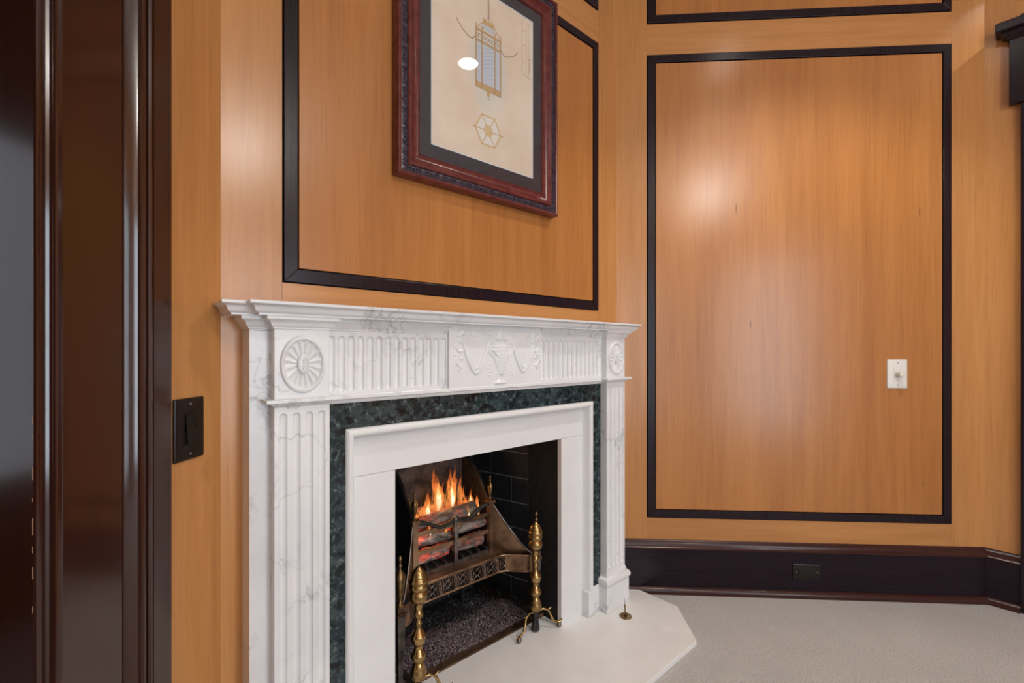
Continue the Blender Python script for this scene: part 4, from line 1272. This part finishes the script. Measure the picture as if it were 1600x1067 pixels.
# ------------------------------------------------------------------ electrical plates
def rounded(x0, x1, z0, z1, r, k=5):
    out = []
    for cx, cz, a0 in ((x1-r,z1-r,0),(x0+r,z1-r,90),(x0+r,z0+r,180),(x1-r,z0+r,270)):
        for i in range(k+1):
            a = R(a0 + 90*i/k); out.append((cx+r*math.cos(a), cz+r*math.sin(a)))
    return out
def plate_thing(name, label, cat, loc, ang, w, h, mat):
    e = empty(name, loc, ang); tag(e, label, cat)
    mb = MB(); rg = []
    for d, n in ((0,.0),(.0,.003),(.0012,.0048),(.004,.0062),(.006,.0066)):
        rg.append([(x, n, z) for x, z in rounded(-w/2+d, w/2-d, -h/2+d, h/2-d, max(.0035-d*.4,.001))])
    mb.rings(rg).build('cover_plate', mat, e, smooth=50)
    return e
def screw(e, x, z, mat='screw', r=.0032):
    mb = MB(); rg = []
    for rr_, n in ((r,.0062),(r,.0072),(r*.7,.0078),(.0002,.0079)):
        rg.append([(x+rr_*math.cos(2*math.pi*i/12), n, z+rr_*math.sin(2*math.pi*i/12)) for i in range(12)])
    mb.rings(rg); s = mb.build('screw', M[mat], e, smooth=50)
    MB().box(x-r*.8, x+r*.8, .0077, .0081, z-.0004, z+.0004).build('screw_slot', M['black_plastic'], s)
# rotary dimmer on the big panel
dm = plate_thing('dimmer_switch', 'white wall plate with round rotary dimmer knob on the large panel', 'dimmer switch', (1.650, PT[1][1]-.002, 1.040), 0, .088, .134, M['white_plastic'])
MB().plate(rounded(-.017,.017,-.035,.035,.001,2), .006, .0078).build('decorator_insert', M['white_plastic'], dm, bevel=.0005)
mb = MB(); rg = []
for r_, n in ((.0125,.0078),(.0120,.012),(.0115,.022),(.0145,.0235),(.0148,.034),(.0135,.0375),(.009,.0395),(.0003,.040)):
    rg.append([(r_*math.cos(2*math.pi*i/28), n, r_*math.sin(2*math.pi*i/28)-.001) for i in range(28)])
mb.rings(rg).build('rotary_knob', M['knob'], dm, smooth=40)
screw(dm, 0, .0505); screw(dm, 0, -.0505)
# dark rocker switch beside the left casing
lw = plate_thing('rocker_switch', 'dark bronze rocker switch plate beside the left door casing', 'light switch', (PT[0][0]+.0005, .9945, .974), R(90), .088, .138, M['bronze'])
MB().plate(rounded(-.0175,.0175,-.035,.035,.001,2), .006, .0072).build('switch_bezel', M['bronze'], lw, bevel=.0004)
rk = MB().side([(.0066,-.0335),(.0145,-.0335),(.0075,.002),(.0105,.0335),(.0066,.0335)], -.0158, .0158)
rk.build('rocker', M['bronze'], lw, bevel=.0008)
screw(lw, 0, .0555); screw(lw, 0, -.0555)
# dark duplex outlet in the baseboard, laid on its side
ol = plate_thing('power_outlet', 'dark horizontal power outlet set in the tall baseboard', 'power outlet', (1.236, PT[1][1]-.0202, .119), 0, .126, .076, M['bronze'])
MB().plate(rounded(-.034,.034,-.0165,.0165,.002,3), .006, .0076).build('receptacle', M['black_plastic'], ol, bevel=.0004)
for sx in (-.018, .016):
    for dz in (-.006, .006): MB().box(sx-.005, sx+.004, .0076, .0079, dz-.0009, dz+.0009).build('slot', M['bronze'], ol)
    MB().plate([(sx+.010+.0028*math.cos(i*math.pi/5), .0028*math.sin(i*math.pi/5)) for i in range(10)], .0076, .0079).build('ground_hole', M['bronze'], ol)
screw(ol, -.047, 0, r=.0026); screw(ol, .047, 0, r=.0026)

# ------------------------------------------------------------------ recessed ceiling lamps
ML = emit('lamp_lens', (1., .94, .86), 30.)
def downlight(x, y, label, power, cone=112, hood=False):
    e = empty('recessed_downlight', (x, y, CEIL), 0); tag(e, label, 'downlight', 'ceiling downlights')
    mb = MB(False); seg = 28
    mb.rings([[(r*math.cos(2*math.pi*i/seg), r*math.sin(2*math.pi*i/seg), z) for i in range(seg)] for r, z in ((.064,0),(.066,-.006),(.078,-.008),(.088,-.004),(.090,0))], cap=False)
    mb.build('trim_ring', M['ceil'], e, smooth=50)
    mb = MB(False); mb.rings([[(r*math.cos(2*math.pi*i/seg), r*math.sin(2*math.pi*i/seg), z) for i in range(seg)] for r, z in ((.064,-.001),(.060,-.006),(.03,-.009),(.001,-.010))])
    mb.build('lens', ML, e, smooth=60)
    if hood:
        mb = MB(False); mb.rings([[(r*math.cos(2*math.pi*i/seg), r*math.sin(2*math.pi*i/seg), z) for i in range(seg)] for r, z in ((.066,0),(.066,-.095),(.069,-.095),(.069,0))], cap=False)
        mb.build('added_baffle', M['liner'], e, smooth=50)  # shroud added to hide the lens and cut its glare
    l = bpy.data.lights.new('downlight_beam', 'SPOT'); l.energy = power; l.color = (1., .955, .89)
    l.spot_size = R(cone); l.spot_blend = .5; l.shadow_soft_size = .02 if hood else .045
    o = bpy.data.objects.new('downlight_beam', l); COL.objects.link(o); o.parent = e; o.location = (0, 0, -.032 if hood else -.03)
downlight(1.1995, 1.375, 'recessed lamp reflected in the picture glass', 75)
downlight(2.32, 1.97, 'recessed lamp above the right casing', 34, 150, True)
downlight(.415, -.52, 'recessed lamp above the left doorway side', 60)

# opal globe lamp on the ceiling on the window side
gl_ = empty('globe_lamp', (1.80, -.58, CEIL)); tag(gl_, 'opal globe lamp on the ceiling behind the camera', 'ceiling lamp')
mb = MB(False); seg = 28
mb.rings([[(r*math.cos(2*math.pi*i/seg), r*math.sin(2*math.pi*i/seg), z) for i in range(seg)] for r, z in ((.07,0),(.07,-.012),(.05,-.02),(.045,-.03))])
mb.build('canopy', M['oldbrass'], gl_, smooth=40)
mb = MB(False); mb.ball((0, 0, -.11), .085, 28); mb.build('globe_shade', emit('opal_glass', (1., .93, .82), 14.), gl_, smooth=80)
l = bpy.data.lights.new('globe_light', 'POINT'); l.energy = 62; l.color = (1., .955, .89); l.shadow_soft_size = .055
o = bpy.data.objects.new('globe_light', l); COL.objects.link(o); o.parent = gl_; o.location = (0, 0, -.255)
